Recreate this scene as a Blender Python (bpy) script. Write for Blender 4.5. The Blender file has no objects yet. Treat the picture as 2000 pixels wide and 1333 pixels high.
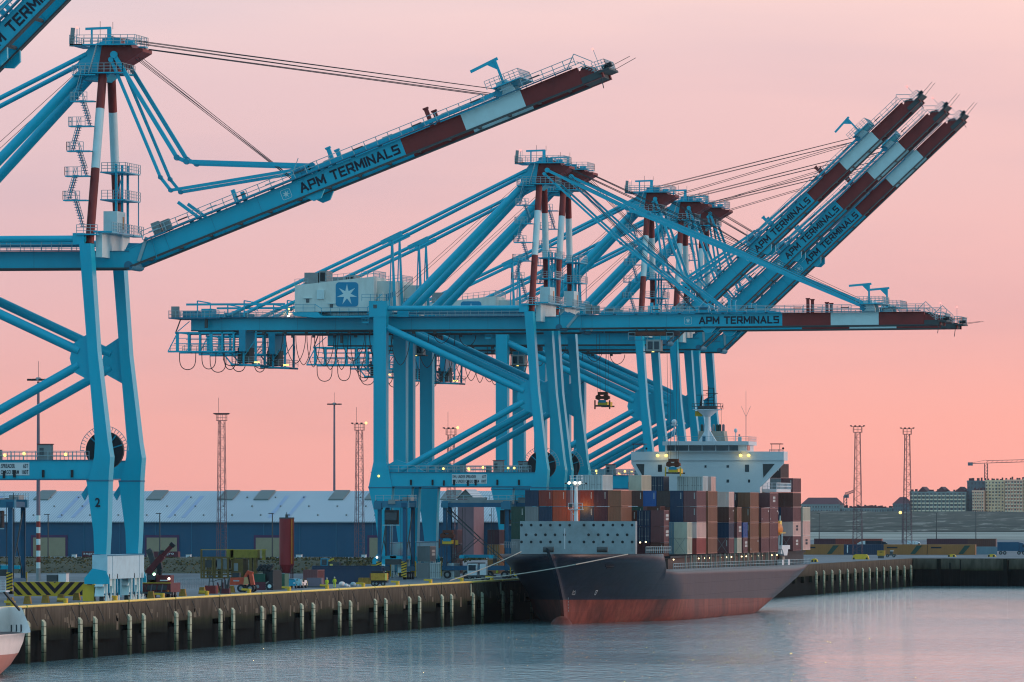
import bpy, math, random
from math import sin, cos, pi, radians, sqrt, atan2
from mathutils import Vector, Matrix
# ------------------------------------------------------------------ camera
K = 1.13                      # one drawing unit in metres
TH = math.atan(2540/15000.)   # angle between the quay and the line of sight
CAMX = 203.3
sc = bpy.context.scene
cam_d = bpy.data.cameras.new('camera'); cam = bpy.data.objects.new('camera', cam_d)
sc.collection.objects.link(cam); sc.camera = cam
cam_d.sensor_width = 36; cam_d.lens = 270; cam_d.shift_y = (992-666.5)/2000.
cam_d.clip_start = 10; cam_d.clip_end = 60000
cam.location = (CAMX*K, 0, 18*K); cam.rotation_euler = (pi/2, 0, TH)
# ------------------------------------------------------------------ sky, sun, exposure
world = bpy.data.worlds.new("World"); sc.world = world; world.use_nodes = True
nt = world.node_tree; N = nt.nodes; L = nt.links
for n in list(N): N.remove(n)
def nd(t, **k):
    n = N.new(t)
    for a, b in k.items(): setattr(n, a, b)
    return n
def ramp(n, stops):
    cr = n.color_ramp
    while len(cr.elements) > 1: cr.elements.remove(cr.elements[-1])
    cr.elements[0].position = stops[0][0]; cr.elements[0].color = (*stops[0][1], 1)
    for p, c in stops[1:]:
        e = cr.elements.new(p); e.color = (*c, 1)
tc = nd('ShaderNodeTexCoord'); sp = nd('ShaderNodeSeparateXYZ'); L.new(tc.outputs['Generated'], sp.inputs[0])
warm = nd('ShaderNodeValToRGB')   # elevation gradient on the sunset side
ramp(warm, [(0, (.99,.41,.35)), (.012, (.985,.44,.38)), (.028, (.89,.49,.475)), (.043, (.85,.54,.54)), (.056, (.87,.58,.58)), (.068, (.96,.68,.65)),
            (.095, (.82,.91,.96)), (.14, (.76,.93,1.02)), (.30, (.60,.80,.93)), (.55, (.36,.50,.66)), (1, (.28,.42,.60))])
cold = nd('ShaderNodeValToRGB')   # the opposite side, blue dusk
ramp(cold, [(0, (.38,.66,.80)), (.1, (.46,.80,.92)), (.3, (.43,.82,.97)), (1, (.30,.60,.82))])
L.new(sp.outputs[2], warm.inputs[0]); L.new(sp.outputs[2], cold.inputs[0])
dp = nd('ShaderNodeVectorMath', operation='DOT_PRODUCT'); L.new(tc.outputs['Generated'], dp.inputs[0]); dp.inputs[1].default_value = (.5, .866, 0)
mr = nd('ShaderNodeMapRange', interpolation_type='SMOOTHSTEP'); mr.inputs[1].default_value = -.1; mr.inputs[2].default_value = .65
L.new(dp.outputs['Value'], mr.inputs[0])
mx = nd('ShaderNodeMix', data_type='RGBA'); L.new(mr.outputs[0], mx.inputs[0]); L.new(cold.outputs[0], mx.inputs[6]); L.new(warm.outputs[0], mx.inputs[7])
# the afterglow: redder towards the right-hand side of the western horizon
dr = nd('ShaderNodeVectorMath', operation='DOT_PRODUCT'); L.new(tc.outputs['Generated'], dr.inputs[0]); dr.inputs[1].default_value = (cos(TH), sin(TH), 0)
az = nd('ShaderNodeMapRange'); az.inputs[1].default_value = -.07; az.inputs[2].default_value = .08; L.new(dr.outputs['Value'], az.inputs[0])
tint = nd('ShaderNodeMix', data_type='RGBA'); L.new(az.outputs[0], tint.inputs[0])
tint.inputs[6].default_value = (.90,.97,1.04,1); tint.inputs[7].default_value = (1.06,.99,.97,1)
mu = nd('ShaderNodeMix', data_type='RGBA', blend_type='MULTIPLY'); mu.inputs[0].default_value = 1
L.new(mx.outputs[2], mu.inputs[6]); L.new(tint.outputs[2], mu.inputs[7])
# thin mauve cloud streaks
mp = nd('ShaderNodeMapping'); mp.inputs['Scale'].default_value = (9, 9, 60); L.new(tc.outputs['Generated'], mp.inputs[0])
nz = nd('ShaderNodeTexNoise'); nz.inputs['Scale'].default_value = 1.0; nz.inputs['Detail'].default_value = 5; nz.inputs['Roughness'].default_value = .5
L.new(mp.outputs[0], nz.inputs['Vector'])
cm = nd('ShaderNodeMapRange'); cm.inputs[1].default_value = .46; cm.inputs[2].default_value = .72; cm.inputs[4].default_value = .85; L.new(nz.outputs[0], cm.inputs[0])
cl = nd('ShaderNodeMix', data_type='RGBA', blend_type='MULTIPLY'); L.new(cm.outputs[0], cl.inputs[0]); L.new(mu.outputs[2], cl.inputs[6]); cl.inputs[7].default_value = (.84,.90,.97,1)
bg = nd('ShaderNodeBackground'); L.new(cl.outputs[2], bg.inputs[0]); bg.inputs[1].default_value = 1.0
SUN_AZ, SUN_EL = radians(84), radians(7)      # azimuth from +Y towards +X
sky = nd('ShaderNodeTexSky', sky_type='NISHITA'); sky.sun_disc = False; sky.sun_elevation = SUN_EL; sky.sun_rotation = SUN_AZ
bg2 = nd('ShaderNodeBackground'); L.new(sky.outputs[0], bg2.inputs[0]); bg2.inputs[1].default_value = .01
ad = nd('ShaderNodeAddShader'); L.new(bg.outputs[0], ad.inputs[0]); L.new(bg2.outputs[0], ad.inputs[1])
wo = nd('ShaderNodeOutputWorld'); L.new(ad.outputs[0], wo.inputs[0])
sd = bpy.data.lights.new('sun', 'SUN'); sd.energy = 1.35; sd.angle = radians(12); sd.color = (1, .60, .47)
sun = bpy.data.objects.new('sun', sd); sc.collection.objects.link(sun)
sdir = Vector((sin(SUN_AZ)*cos(SUN_EL), cos(SUN_AZ)*cos(SUN_EL), sin(SUN_EL)))
sun.rotation_euler = sdir.to_track_quat('Z', 'Y').to_euler()
vs = sc.view_settings; vs.view_transform = 'Standard'; vs.look = 'None'; vs.exposure = 0; vs.gamma = 1
sc.cycles.filter_width = 1.15
# ------------------------------------------------------------------ materials
MATS = {}
def mat(name, col, rough=.55, var=.12, scale=.35, metal=0, spec=.4, dirt=None, bump=0, emit=None, stretch=(1,1,1), coarse=None):
    if name in MATS: return MATS[name]
    m = bpy.data.materials.new(name); m.use_nodes = True; t = m.node_tree; n = t.nodes; l = t.links
    b = n['Principled BSDF']; b.inputs['Roughness'].default_value = rough; b.inputs['Metallic'].default_value = metal
    b.inputs['Specular IOR Level'].default_value = spec
    if emit:
        b.inputs['Emission Color'].default_value = (*emit[0], 1); b.inputs['Emission Strength'].default_value = emit[1]
    tcn = n.new('ShaderNodeTexCoord'); mpn = n.new('ShaderNodeMapping'); mpn.inputs['Scale'].default_value = tuple(scale*s for s in stretch)
    l.new(tcn.outputs['Object'], mpn.inputs[0])
    no = n.new('ShaderNodeTexNoise'); no.inputs['Detail'].default_value = 6; no.inputs['Roughness'].default_value = .65; l.new(mpn.outputs[0], no.inputs['Vector'])
    no.inputs['Scale'].default_value = 1
    r = n.new('ShaderNodeValToRGB'); l.new(no.outputs[0], r.inputs[0])
    c2 = dirt or tuple(c*.6 for c in col)
    ramp(r, [(.28, tuple(a*(1-var*1.6)+b_*var*1.6 if dirt else a*(1-var) for a, b_ in zip(col, c2))), (.5, col), (.75, tuple(min(1, a*(1+var*.7)) for a in col))])
    l.new(r.outputs[0], b.inputs['Base Color'])
    if bump:
        bn = n.new('ShaderNodeBump'); bn.inputs['Strength'].default_value = bump; l.new(no.outputs[0], bn.inputs['Height']); l.new(bn.outputs[0], b.inputs['Normal'])
    m['fine'] = 1; MATS[name] = m; return m
mat('blue', (.0,.375,.53), .34, .13, .25, dirt=(.01,.2,.3), stretch=(1,1,.35))
mat('blue2', (.002,.25,.38), .4, .16, .5)
mat('steel_blue', (.03,.17,.27), .6)
mat('red', (.21,.018,.016), .55, .2, .4)
mat('white', (.54,.67,.69), .5, .12, .5, dirt=(.35,.33,.28))
mat('ivory', (.60,.63,.60), .5, .2, .4, dirt=(.30,.27,.2), stretch=(1,1,.3))
mat('black', (.012,.014,.02), .6)
mat('ink', (.008,.012,.03), .6)
mat('cable', (.05,.045,.05), .7)
mat('glass', (.015,.03,.045), .12, .1, spec=.8)
mat('grey', (.22,.24,.25), .6, .2, .6)
mat('dgrey', (.06,.065,.07), .7, .2, .6)
mat('rail', (.30,.40,.44), .6)
mat('yellow', (.68,.42,.03), .5, .18, .6)
mat('orange', (.60,.18,.02), .5, .2, .8)
mat('straddle_blue', (.008,.085,.17), .5, .2, .6)
mat('logo', (.005,.22,.40), .5, .05)
mat('signwhite', (.60,.63,.66), .5, .06)
mat('lamp', (1,.8,.3), emit=((1,.68,.14), 2.2))
mat('lampw', (1,.95,.8), emit=((1,.93,.75), 5))
mat('lampdeck', (1,.8,.5), emit=((1,.80,.42), 3.5))
mat('lampred', (1,.1,.1), emit=((1,.12,.1), 5))
mat('lampg', (.4,1,.5), emit=((.5,1,.6), 6))
# ------------------------------------------------------------------ geometry helpers
COL = sc.collection
class MB:
    def __init__(s, m='blue'): s.v = []; s.f = []; s.mi = []; s.ms = []; s.m = m; s.smooth = []
    def _m(s, m):
        m = m or s.m
        if m not in s.ms: s.ms.append(m)
        return s.ms.index(m)
    def add(s, vs, fs, m=None, sm=False):
        o = len(s.v); s.v += [tuple(v) for v in vs]; i = s._m(m)
        for f in fs: s.f.append([a+o for a in f]); s.mi.append(i); s.smooth.append(sm)
    def box(s, x0, x1, y0, y1, z0, z1, m=None):
        s.add([(x0,y0,z0),(x1,y0,z0),(x1,y1,z0),(x0,y1,z0),(x0,y0,z1),(x1,y0,z1),(x1,y1,z1),(x0,y1,z1)],
              [(3,2,1,0),(4,5,6,7),(0,1,5,4),(1,2,6,5),(2,3,7,6),(3,0,4,7)], m)
    def _fr(s, p, q, up=(0,0,1)):
        p = Vector(p); q = Vector(q); d = (q-p)
        if d.length < 1e-6: d = Vector((0,0,1e-3))
        d.normalize(); u = Vector(up)
        if abs(d.dot(u)) > .99: u = Vector((0,1,0))
        a = d.cross(u).normalized(); b = a.cross(d).normalized(); return p, q, a, b
    def bar(s, p, q, w=.1, h=None, m=None, up=(0,0,1), w2=None, h2=None):
        h = h or w; w2 = w2 or w; h2 = h2 or h; p, q, a, b = s._fr(p, q, up)
        vs = [p-a*w/2-b*h/2, p+a*w/2-b*h/2, p+a*w/2+b*h/2, p-a*w/2+b*h/2, q-a*w2/2-b*h2/2, q+a*w2/2-b*h2/2, q+a*w2/2+b*h2/2, q-a*w2/2+b*h2/2]
        s.add(vs, [(0,1,2,3),(7,6,5,4),(1,0,4,5),(2,1,5,6),(3,2,6,7),(0,3,7,4)], m)
    def tube(s, p, q, r, m=None, n=10, r2=None, cap=True):
        r2 = r if r2 is None else r2; p, q, a, b = s._fr(p, q); vs = []
        for c, rr in ((p, r), (q, r2)):
            for i in range(n):
                t = 2*pi*i/n; vs.append(c+a*rr*cos(t)+b*rr*sin(t))
        s.add(vs, [(i, i+n, (i+1) % n+n, (i+1) % n) for i in range(n)], m, True)
        if cap: s.add(vs, [tuple(range(n)), tuple(reversed(range(n, 2*n)))], m)
    def path(s, pts, r, m=None, n=5):
        for a, b in zip(pts[:-1], pts[1:]): s.tube(a, b, r, m, n, cap=False)
    def prism(s, pts, y0, y1, m=None):           # outline in x,z extruded along y
        n = len(pts); vs = [(x, y0, z) for x, z in pts]+[(x, y1, z) for x, z in pts]
        s.add(vs, [tuple(range(n)), tuple(reversed(range(n, 2*n)))]+[((i+1) % n, i, i+n, (i+1) % n+n) for i in range(n)], m)
    def prismx(s, pts, x0, x1, m=None):          # outline in y,z extruded along x
        n = len(pts); vs = [(x0, y, z) for y, z in pts]+[(x1, y, z) for y, z in pts]
        s.add(vs, [tuple(reversed(range(n))), tuple(range(n, 2*n))]+[(i, (i+1) % n, (i+1) % n+n, i+n) for i in range(n)], m)
    def prismz(s, pts, z0, z1, m=None):
        n = len(pts); vs = [(x, y, z0) for x, y in pts]+[(x, y, z1) for x, y in pts]
        s.add(vs, [tuple(reversed(range(n))), tuple(range(n, 2*n))]+[(i, (i+1) % n, (i+1) % n+n, i+n) for i in range(n)], m)
    def rail(s, p, q, h=1.0, m=None, step=1.6, w=.07, n=2):
        p = Vector(p); q = Vector(q); d = q-p; k = max(1, int(round(d.length/step))); up = Vector((0,0,h))
        for i in range(k+1):
            a = p+d*i/k; s.bar(a, a+up, w, m=m)
        for j in range(n): s.bar(p+up*(j+1)/n, q+up*(j+1)/n, w*.9, m=m)
    def wheel(s, c, r, w, ax='y', m='black', n=14, hub='grey'):
        c = Vector(c); d = Vector((0,w/2,0)) if ax == 'y' else Vector((w/2,0,0))
        s.tube(c-d, c+d, r, m, n); s.tube(c-d*1.1, c+d*1.1, r*.5, hub, n)
    def ball(s, c, r, m=None, n=10, k=7, sz=1):
        c = Vector(c); vs = []; fs = []
        for j in range(k+1):
            f = pi*j/k
            for i in range(n): t = 2*pi*i/n; vs.append(c+Vector((r*sin(f)*cos(t), r*sin(f)*sin(t), r*sz*cos(f))))
        for j in range(k):
            for i in range(n): fs.append((j*n+i, (j+1)*n+i, (j+1)*n+(i+1) % n, j*n+(i+1) % n))
        s.add(vs, fs, m, True)
    def mesh(s, name, org=(0,0,0)):
        me = bpy.data.meshes.new(name); o = Vector(org)
        me.from_pydata([(Vector(v)-o)*K for v in s.v], [], s.f)
        for m in s.ms: me.materials.append(MATS[m])
        me.polygons.foreach_set('material_index', s.mi); me.polygons.foreach_set('use_smooth', s.smooth); me.update(); return me
    def build(s, name, parent=None, org=None):
        """top-level: origin at org; child: same origin as parent unless org is given"""
        if parent is not None:
            po = Vector(parent['_o']); o = Vector(org) if org is not None else po
        else: po = Vector((0,0,0)); o = Vector(org) if org is not None else Vector((0,0,0))
        ob = bpy.data.objects.new(name, s.mesh(name, o)); COL.objects.link(ob); ob['_o'] = list(o)
        if parent is not None: ob.parent = parent
        ob.location = (o-po)*K; return ob
def wheel_parts(par, specs):
    for a, k in specs: m = MB('black'); m.wheel(*a, **k); m.build('wheel', par)
def tag(o, label=None, cat=None, group=None, kind=None):
    if label and not kind: kind = 'thing'
    if label: o['label'] = label
    if cat: o['category'] = cat
    if group: o['group'] = group
    if kind: o['kind'] = kind
    return o
def thing(name, org, label, cat, group=None):
    o = bpy.data.objects.new(name, None); COL.objects.link(o); o.location = Vector(org)*K; o['_o'] = list(org); o.empty_display_size = 1
    return tag(o, label, cat, group)
def copy_tree(o, parent=None):
    c = o.copy(); COL.objects.link(c)
    if parent is not None: c.parent = parent
    for ch in list(o.children): copy_tree(ch, c)
    return c
TXT = {}
def text(s, w, h, depth=.03, bold=.0, m='ink', fmt='LEFT'):
    """mesh of the words in the x-z plane facing -y, fitted to w by h (drawing units)"""
    key = (s, w, h, m)
    if key in TXT: return TXT[key]
    cu = bpy.data.curves.new('text', 'FONT'); cu.body = s; cu.extrude = .02; cu.offset = bold; cu.space_character = 1.08; cu.resolution_u = 3
    ob = bpy.data.objects.new('text', cu); COL.objects.link(ob)
    dg = bpy.context.evaluated_depsgraph_get(); me = bpy.data.meshes.new_from_object(ob.evaluated_get(dg))
    bpy.data.objects.remove(ob)
    xs = [v.co.x for v in me.vertices]; ys = [v.co.y for v in me.vertices]; x0, x1, y0, y1 = min(xs), max(xs), min(ys), max(ys)
    for v in me.vertices:
        x, y, z = v.co; v.co = ((x-x0)/(x1-x0)*w*K, -z/.02*depth*.5*K, (y-y0)/(y1-y0)*h*K)
    me.materials.clear(); me.materials.append(MATS[m]); TXT[key] = me; return me
def put_text(s, name, parent, pos, w, h, rotz=0, **k):
    me = text(s, w, h, **k); ob = bpy.data.objects.new(name, me); COL.objects.link(ob)
    if parent is not None: ob.parent = parent; ob.location = (Vector(pos)-Vector(parent['_o']))*K
    else: ob.location = Vector(pos)*K
    ob.rotation_euler.z = rotz; ob['_o'] = list(pos); return ob
def rsq(x0, x1, z0, z1, r, n=4):
    pts = []
    for cx, cz, a in ((x1-r, z1-r, 0), (x0+r, z1-r, 90), (x0+r, z0+r, 180), (x1-r, z0+r, 270)):
        for i in range(n+1): t = radians(a+90*i/n); pts.append((cx+r*cos(t), cz+r*sin(t)))
    return list(reversed(pts))
def star(cx, cz, R, r, k=7, a0=90):
    return [(cx+(R if i % 2 == 0 else r)*cos(radians(a0)-i*pi/k), cz+(R if i % 2 == 0 else r)*sin(radians(a0)-i*pi/k)) for i in range(2*k)]
# ------------------------------------------------------------------ ship-to-shore cranes
HX, HZ = -.3, 47.7            # boom hinge
def banded(mb, p, q, r, stops, ms, n=14):
    p = Vector(p); q = Vector(q); t = [0]+[(z-p.z)/(q.z-p.z) for z in stops]+[1]
    for i, m in enumerate(ms): mb.tube(p+(q-p)*t[i], p+(q-p)*t[i+1], r, m, n, cap=False)
def legbox(mb, sec, m='blue'):
    """sec: list of (x0,x1,y0,y1,z)"""
    vs = []
    for x0, x1, y0, y1, z in sec: vs += [(x0,y0,z),(x1,y0,z),(x1,y1,z),(x0,y1,z)]
    fs = [(3,2,1,0)]
    for i in range(len(sec)-1):
        a = 4*i
        fs += [(a, a+1, a+5, a+4), (a+1, a+2, a+6, a+5), (a+2, a+3, a+7, a+6), (a+3, a, a+4, a+7)]
    a = 4*(len(sec)-1); fs.append((a, a+1, a+2, a+3)); mb.add(vs, fs, m)
def crane_base(Y, label):
    """everything but boom and fore-stays; Y = centre line along the quay"""
    t = thing('gantry_crane', (-16, Y, 6.4), label, 'crane', 'blue ship-to-shore cranes along the quay')
    def P(mb, name, par=t, org=None): 
        mb.v = [(x, y+Y, z) for x, y, z in mb.v]; return mb.build(name, par, org)
    for sy in (-1, 1):                                   # four legs
        y = sy*9.
        m = MB(); legbox(m, [(-3.75,-1.25,y-1.25,y+1.25,21.4),(-3.05,-1.05,y-1.25,y+1.25,24.2),(-2.95,-1.35,y-1.2,y+1.2,26),(-3.9,-2.65,y-1.15,y+1.15,37),(-4.95,-3.55,y-1.15,y+1.15,50.2)])
        m.prism([(-4.05,39.2),(-5.9,38),(-6.3,36.2),(-5.9,34.6),(-3.7,33.4)], y-.35, y+.35); P(m, 'leg')
        m = MB(); legbox(m, [(-3.05,-1.55,y-1.2,y+1.2,12.3),(-3.15,-1.4,y-1.2,y+1.2,15),(-4.0,-1.25,y-1.25,y+1.25,21.2)]); m.box(-4.02,-1.2,y-1.3,y+1.3,21.2,21.4,'steel_blue')
        m.prism([(-3.9,21.1),(-4.9,19.6),(-4.5,18.9),(-3.9,20)], y-.2, y+.2)
        lg = P(m, 'lower_leg')
        m = MB(); legbox(m, [(-30.1,-28.0,y-1.2,y+1.2,25.5),(-30.1,-28.0,y-1.2,y+1.2,51.3)])
        m.v += []; legbox(m, [(-30.9,-27.0,y-1.25,y+1.25,21.4),(-30.3,-27.6,y-1.25,y+1.25,24.6),(-30.1,-28.0,y-1.2,y+1.2,25.5)]); P(m, 'leg')
        m = MB(); legbox(m, [(-29.3,-27.3,y-1.2,y+1.2,12.3),(-29.9,-27.2,y-1.2,y+1.2,17),(-30.9,-27.0,y-1.25,y+1.25,21.2)]); m.box(-30.95,-26.95,y-1.3,y+1.3,21.2,21.4,'steel_blue'); P(m, 'lower_leg')
        m = MB(); m.box(-30.4,-1.9,y-.95,y+.95,21.55,23.75); m.box(-30.6,-1.8,y-1.1,y+1.1,23.75,23.85,'steel_blue'); m.box(-31,-1.7,y-1.05,y+1.05,21.42,21.52,'steel_blue')
        for i in range(7): m.box(-6-3.6*i, -5.7-3.6*i, y-1.15, y-.9, 21.7, 22.6, 'black')
        P(m, 'portal_beam')
        m = MB('rail'); m.rail((-27.5,y-1.05,23.85),(-4.2,y-1.05,23.85),1.05); m.rail((-27.5,y+1.05,23.85),(-4.2,y+1.05,23.85),1.05); P(m, 'railing')
        m = MB(); m.tube((-28,y,50.8),(-4.4,y,50.8),.42,n=12); m.box(-5.9,-4.5,y-.5,y+.5,50.1,51.5); P(m, 'tie_tube')
        m = MB(); m.tube((-28,y,47.6),(-5.2,y,37.1),.58,n=12); m.tube((-5.2,y,35.4),(-25.6,y,24.2),.55,n=12)
        m.prism([(-28,23.8),(-28,25),(-26.4,25.9),(-23.6,24.9),(-21.5,23.8)], y-.3, y+.3); P(m, 'diagonal_brace')
    for x, nm in ((-2.3, 'white'), (-28.3, 'blue')):      # sills along the quay and the bogies under them
        m = MB('sill_white' if nm == 'white' else nm); mat('sill_white', (.40,.58,.66), .5, .15, .6); m.box(x-.95,x+.95,-10.4,10.4,9.3,12.25); [m.box(x+.95,x+.97,c-.06,c+.06,9.35,12.2,'steel_blue') for c in (-7.6,7.6)]; m.box(x+.95,x+1.0,-10.4,10.4,12.1,12.25,'steel_blue'); P(m, 'sill_beam')
        m = MB('blue'); WL = []
        for sy in (-1, 1): m.prism([(x-.9,10.6),(x-1.9,9.4),(x-1.9,8.7),(x+1.2,8.7),(x+1.2,9.4),(x+.8,10.3)], sy*10.5-.1, sy*10.5+.12)
        for sy in (-1, 1):
            m.prismx([(sy*7-4.2,8.4),(sy*7-2.2,9.3),(sy*7+2.2,9.3),(sy*7+4.2,8.4)], x-.5, x+.5, 'white')
            for i in (-1, 1):
                c = sy*7+i*2.2; m.prismx([(c-1.8,7.2),(c-1,8.5),(c+1,8.5),(c+1.8,7.2)], x-.55, x+.6, 'white')
                for j in (-.9, 0, .9): WL.append((x+.2, c+j, 6.85))
                m.box(x+.35,x+.8,c-.95,c-.4,7.2,9.28,'white'); m.box(x+.35,x+.8,c+.4,c+.95,7.2,9.28,'white'); m.box(x+.5,x+.95,c-.22,c+.22,7.0,9.9,'blue2')
                m.prismx([(c-.5,7.6),(c+.5,7.6),(c,6.9)], x+.8, x+.95, 'steel_blue'); m.box(x+.62,x+.7,c-1.5,c+1.5,7.35,7.55,'steel_blue')
                for j in (-1.25,-.42,.42,1.25): m.prismx([(c+j-.3,6.5),(c+j-.2,7.3),(c+j+.2,7.3),(c+j+.3,6.5)], x+.72, x+.9, 'white')
        m.box(x-.3,x+.3,-.5,.5,7,9.3,'blue2'); m.box(x-2.2,x-.8,-10.2,-9.2,6.6,8.6,'yellow'); bg_ = P(m, 'bogie')
        for c_ in WL: m = MB(); m.wheel(c_, .42, .5, 'x', 'dgrey', 10, 'white'); P(m, 'wheel', bg_)
    m = MB('white'); m.box(-3.4,-2.6,-7.8,7.8,48.6,51.6); m.box(-3.7,-2.3,-8.1,8.1,51.6,51.8,'blue'); P(m, 'cross_beam')
    m = MB(); m.box(-29.6,-28.4,-8,8,49.6,51.2); P(m, 'cross_beam')
    for sy in (-1, 1):
        m = MB(); y = sy*2.9; W_ = .47; m.box(-62.2,-.2,y-.45,y+.45,47.45,49.4); m.box(-62.2,-.2,y-.6,y+.6,47.3,47.45,'dgrey'); m.box(-62.2,-.2,y-.62,y+.62,49.4,49.5,'steel_blue')
        for i in range(9): m.box(-57+6.4*i,-56.93+6.4*i,y-W_,y+W_,47.46,49.39,'blue2')
        for i in range(12): m.bar((-60+5*i,-2.4,47.9),(-57.5+5*i,2.4,47.9),.18,m='dgrey') if sy < 0 else None
        P(m, 'girder')
    # walkway on the near side, rail posts, pipes, lamps
    m = MB('rail'); y = -4.2
    m.box(-64,-4.5,y-.45,y+.5,49.52,49.6,'steel_blue'); m.rail((-64,y-.45,49.6),(-4.5,y-.45,49.6),1.0,step=1.3,n=3); m.rail((-64,y+.45,49.6),(-4.5,y+.45,49.6),1.0,step=2.2)
    m.bar((-28,y,50.1),(-6,y,50.1),.25,m='steel_blue')
    m.box(-64,-4.5,3.8,4.7,49.52,49.6,'steel_blue'); m.rail((-64,4.7,49.6),(-4.5,4.7,49.6),1.0,step=1.6)
    P(m, 'walkway')
    # rear end: winches, service rail, boxes
    m = MB(); m.box(-65.6,-57,-5.4,5.4,49.35,49.55,'steel_blue'); m.rail((-65.6,-5.4,49.55),(-57,-5.4,49.55),1.1,'rail',1.2); m.rail((-65.6,-5.4,49.55),(-65.6,5.4,49.55),1.1,'rail',1.2)
    m.box(-65.3,-64.1,-4.6,-3.6,49.5,51.4,'grey'); m.box(-63.5,-61,-3.6,3,49.5,50.6,'blue2'); m.box(-60.2,-58.4,-4.6,-1,49.5,51,'blue'); m.tube((-59.3,-4.8,49.6),(-59.3,-4.8,47.8),.3,'dgrey')
    m.box(-62,-56,-4.5,-3.4,49.55,50.1); m.box(-56.5,-53,-4,4,49.5,50.3,'blue2')
    for x in (-60.8,-52.9,-45.6): m.bar((x,-4.8,49.6),(x,-4.8,52.3),.2); m.bar((x,-4.8,52.3),(x+2.2,-4.8,51.9),.2); m.bar((x+2.2,-4.8,51.9),(x+2.2,-4.8,50.6),.16)
    m.bar((-62.7,-4.8,51.7),(-46,-4.8,51.7),.22,.35); P(m, 'rear_platform')
    # hanging frame with the festoon track, cable loops
    m = MB(); x0, x1 = -65.8, -54.6
    for y in (-4.8, 4.8):
        m.bar((x0,y,43.9),(x1,y,43.9),.22,.3); m.bar((x0+1.2,y,47),(x1,y,47),.22,.3)
        for i in range(6): m.bar((x0+1.6+1.9*i,y,44),(x0+1.6+1.9*i,y,47.1),.5 if i % 3 == 0 else .3,.22)
        for i in range(2): m.bar((x0+3+5*i,y,44),(x0+4.2+5*i,y,44.0+1),.12,m='rail')
        m.rail((x0+.4,y,43.95),(x1,y,43.95),1.0,'rail',1.2)
        m.bar((x0+1,y,45.2),(x1,y,45.2),.14); m.bar((x0+1,y,46.1),(x1,y,46.1),.1)
    for i in range(6): m.bar((x0+1.8+1.9*i,-4.8,43.95),(x0+1.8+1.9*i,4.8,43.95),.2); m.bar((x0+1.8+1.9*i,-4.8,47),(x0+1.8+1.9*i,4.8,47),.2)
    m.bar((x0,-4.8,43.9),(x0+1.6,-4.8,47),.16); m.bar((x0+1.6,-4.8,47.2),(-62.2,-4.6,48.9),.14); m.bar((x0+1.3,-4.8,47),(x0+2.2,-4.8,49.4),.18,m='dgrey')
    m.box(-53.8,-52.7,-4.8,4.8,43.9,47.4,'blue2'); P(m, 'festoon_frame')
    m = MB('cable'); rnd = random.Random(3)
    def loop(xa, xb, z0, d, y, r=.09):
        pts = [(xa+(xb-xa)*(.5-.5*cos(pi*i/12))*1.0, y, z0-d*(1-((i-6)/6.)**2)**.55) for i in range(13)]; m.path(pts, r, n=4)
    for a, b_, d in ((-64,-61.2,3.0),(-60.2,-57.8,2.9),(-56.6,-53.4,2.4),(-56.4,-54.4,3.0)): loop(a, b_, 43.9, d, -4.2, .07)
    xs = -49.2
    while xs < -21:
        w_ = rnd.uniform(2.2, 4.2); d = rnd.uniform(3.4, 6.2) if xs < -28 else rnd.uniform(1.8,4)
        pts = [(xs+w_*(.5-.5*cos(pi*k/12))*1.0, -4.2, 47.0-d*(1-abs((k-6)/6.)**1.6)) for k in range(13)]; m.path(pts, .06, n=4); xs += w_+rnd.uniform(.1,1.2)
    m.path([(-64,-4.2,43.95),(-54.6,-4.2,43.95),(-54.5,-4.2,47.1),(-19,-4.2,47.1)], .05); m.bar((-64,-4.85,43.95),(-64,-3.5,43.95),.1)
    for i in range(9): m.box(-50+3.6*i,-49.5+3.6*i,-4.2,-3.8,46.7,47.3,'dgrey')
    P(m, 'festoon_cable')
    # service basket
    m = MB(); X0, X1 = -55.4, -50.4
    for y in (-3.8, 3.8):
        m.bar((X0,y,41.8),(X1,y,41.6),.24,.3); m.bar((X0-1.6,y,44),(X0+.2,y,41.8),.22); m.bar((X0+2.2,y,41.8),(X0+2.2,y,47.3),.3); m.bar((X0+4.3,y,41.8),(X0+4.3,y,47.3),.25)
        m.bar((X0+2.2,y,43),(X0+4.3,y,46),.12); m.bar((X0+4.3,y,41.8),(X1-.6,y,45.5),.18); m.bar((X0+4.3,y,45.4),(X1-.8,y,45.4),.14); m.bar((X1-.8,y,41.8),(X1-.8,y,47),.2)
        m.rail((X0+.2,y,41.9),(X1,y,41.9),1.1,'rail',.9,n=3); m.bar((X0+.5,y,43.6),(X1-2.5,y,43.6),.14)
    m.box(X0,X1,-3.8,3.8,41.6,41.75,'steel_blue'); m.box(X0+.8,X0+2.8,-2,2,42,44.6,'dgrey'); m.box(X1-1,X1-.2,-4,-3,42,42.2,'lamp'); P(m, 'service_basket')
    # machinery house
    m = MB('ivory'); m.prism([(-44.2,50.4),(-44.2,54.75),(-35,55.75),(-30.9,56.15),(-30.9,50.4)], -5.6, 5.6); m.box(-30.9,-28.3,-2.6,5.4,50.4,55.5)
    m.box(-42.8,-40.5,-4.5,2,55.0,56.9,'grey'); m.box(-40.3,-39.1,-4.6,1,55.1,57.2,'grey'); m.box(-40.1,-39.3,-4.66,-4.6,55.5,56.9,'black')
    for x in (-42.6, -38.5):
        m.box(x-.1,x+1.2,-5.95,-5.6,52.6 if x < -40 else 51.7,52.7 if x < -40 else 51.8,'white')
    m.box(-40.4,-39.2,-5.95,-5.6,52.5,54,'white'); m.tube((-30.2,-3.2,53.2),(-30.2,-2.5,53.2),.5,'ivory'); m.box(-30.7,-29.7,-3.3,-2.6,51.9,53.2)
    mh = P(m, 'machinery_house')
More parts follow.
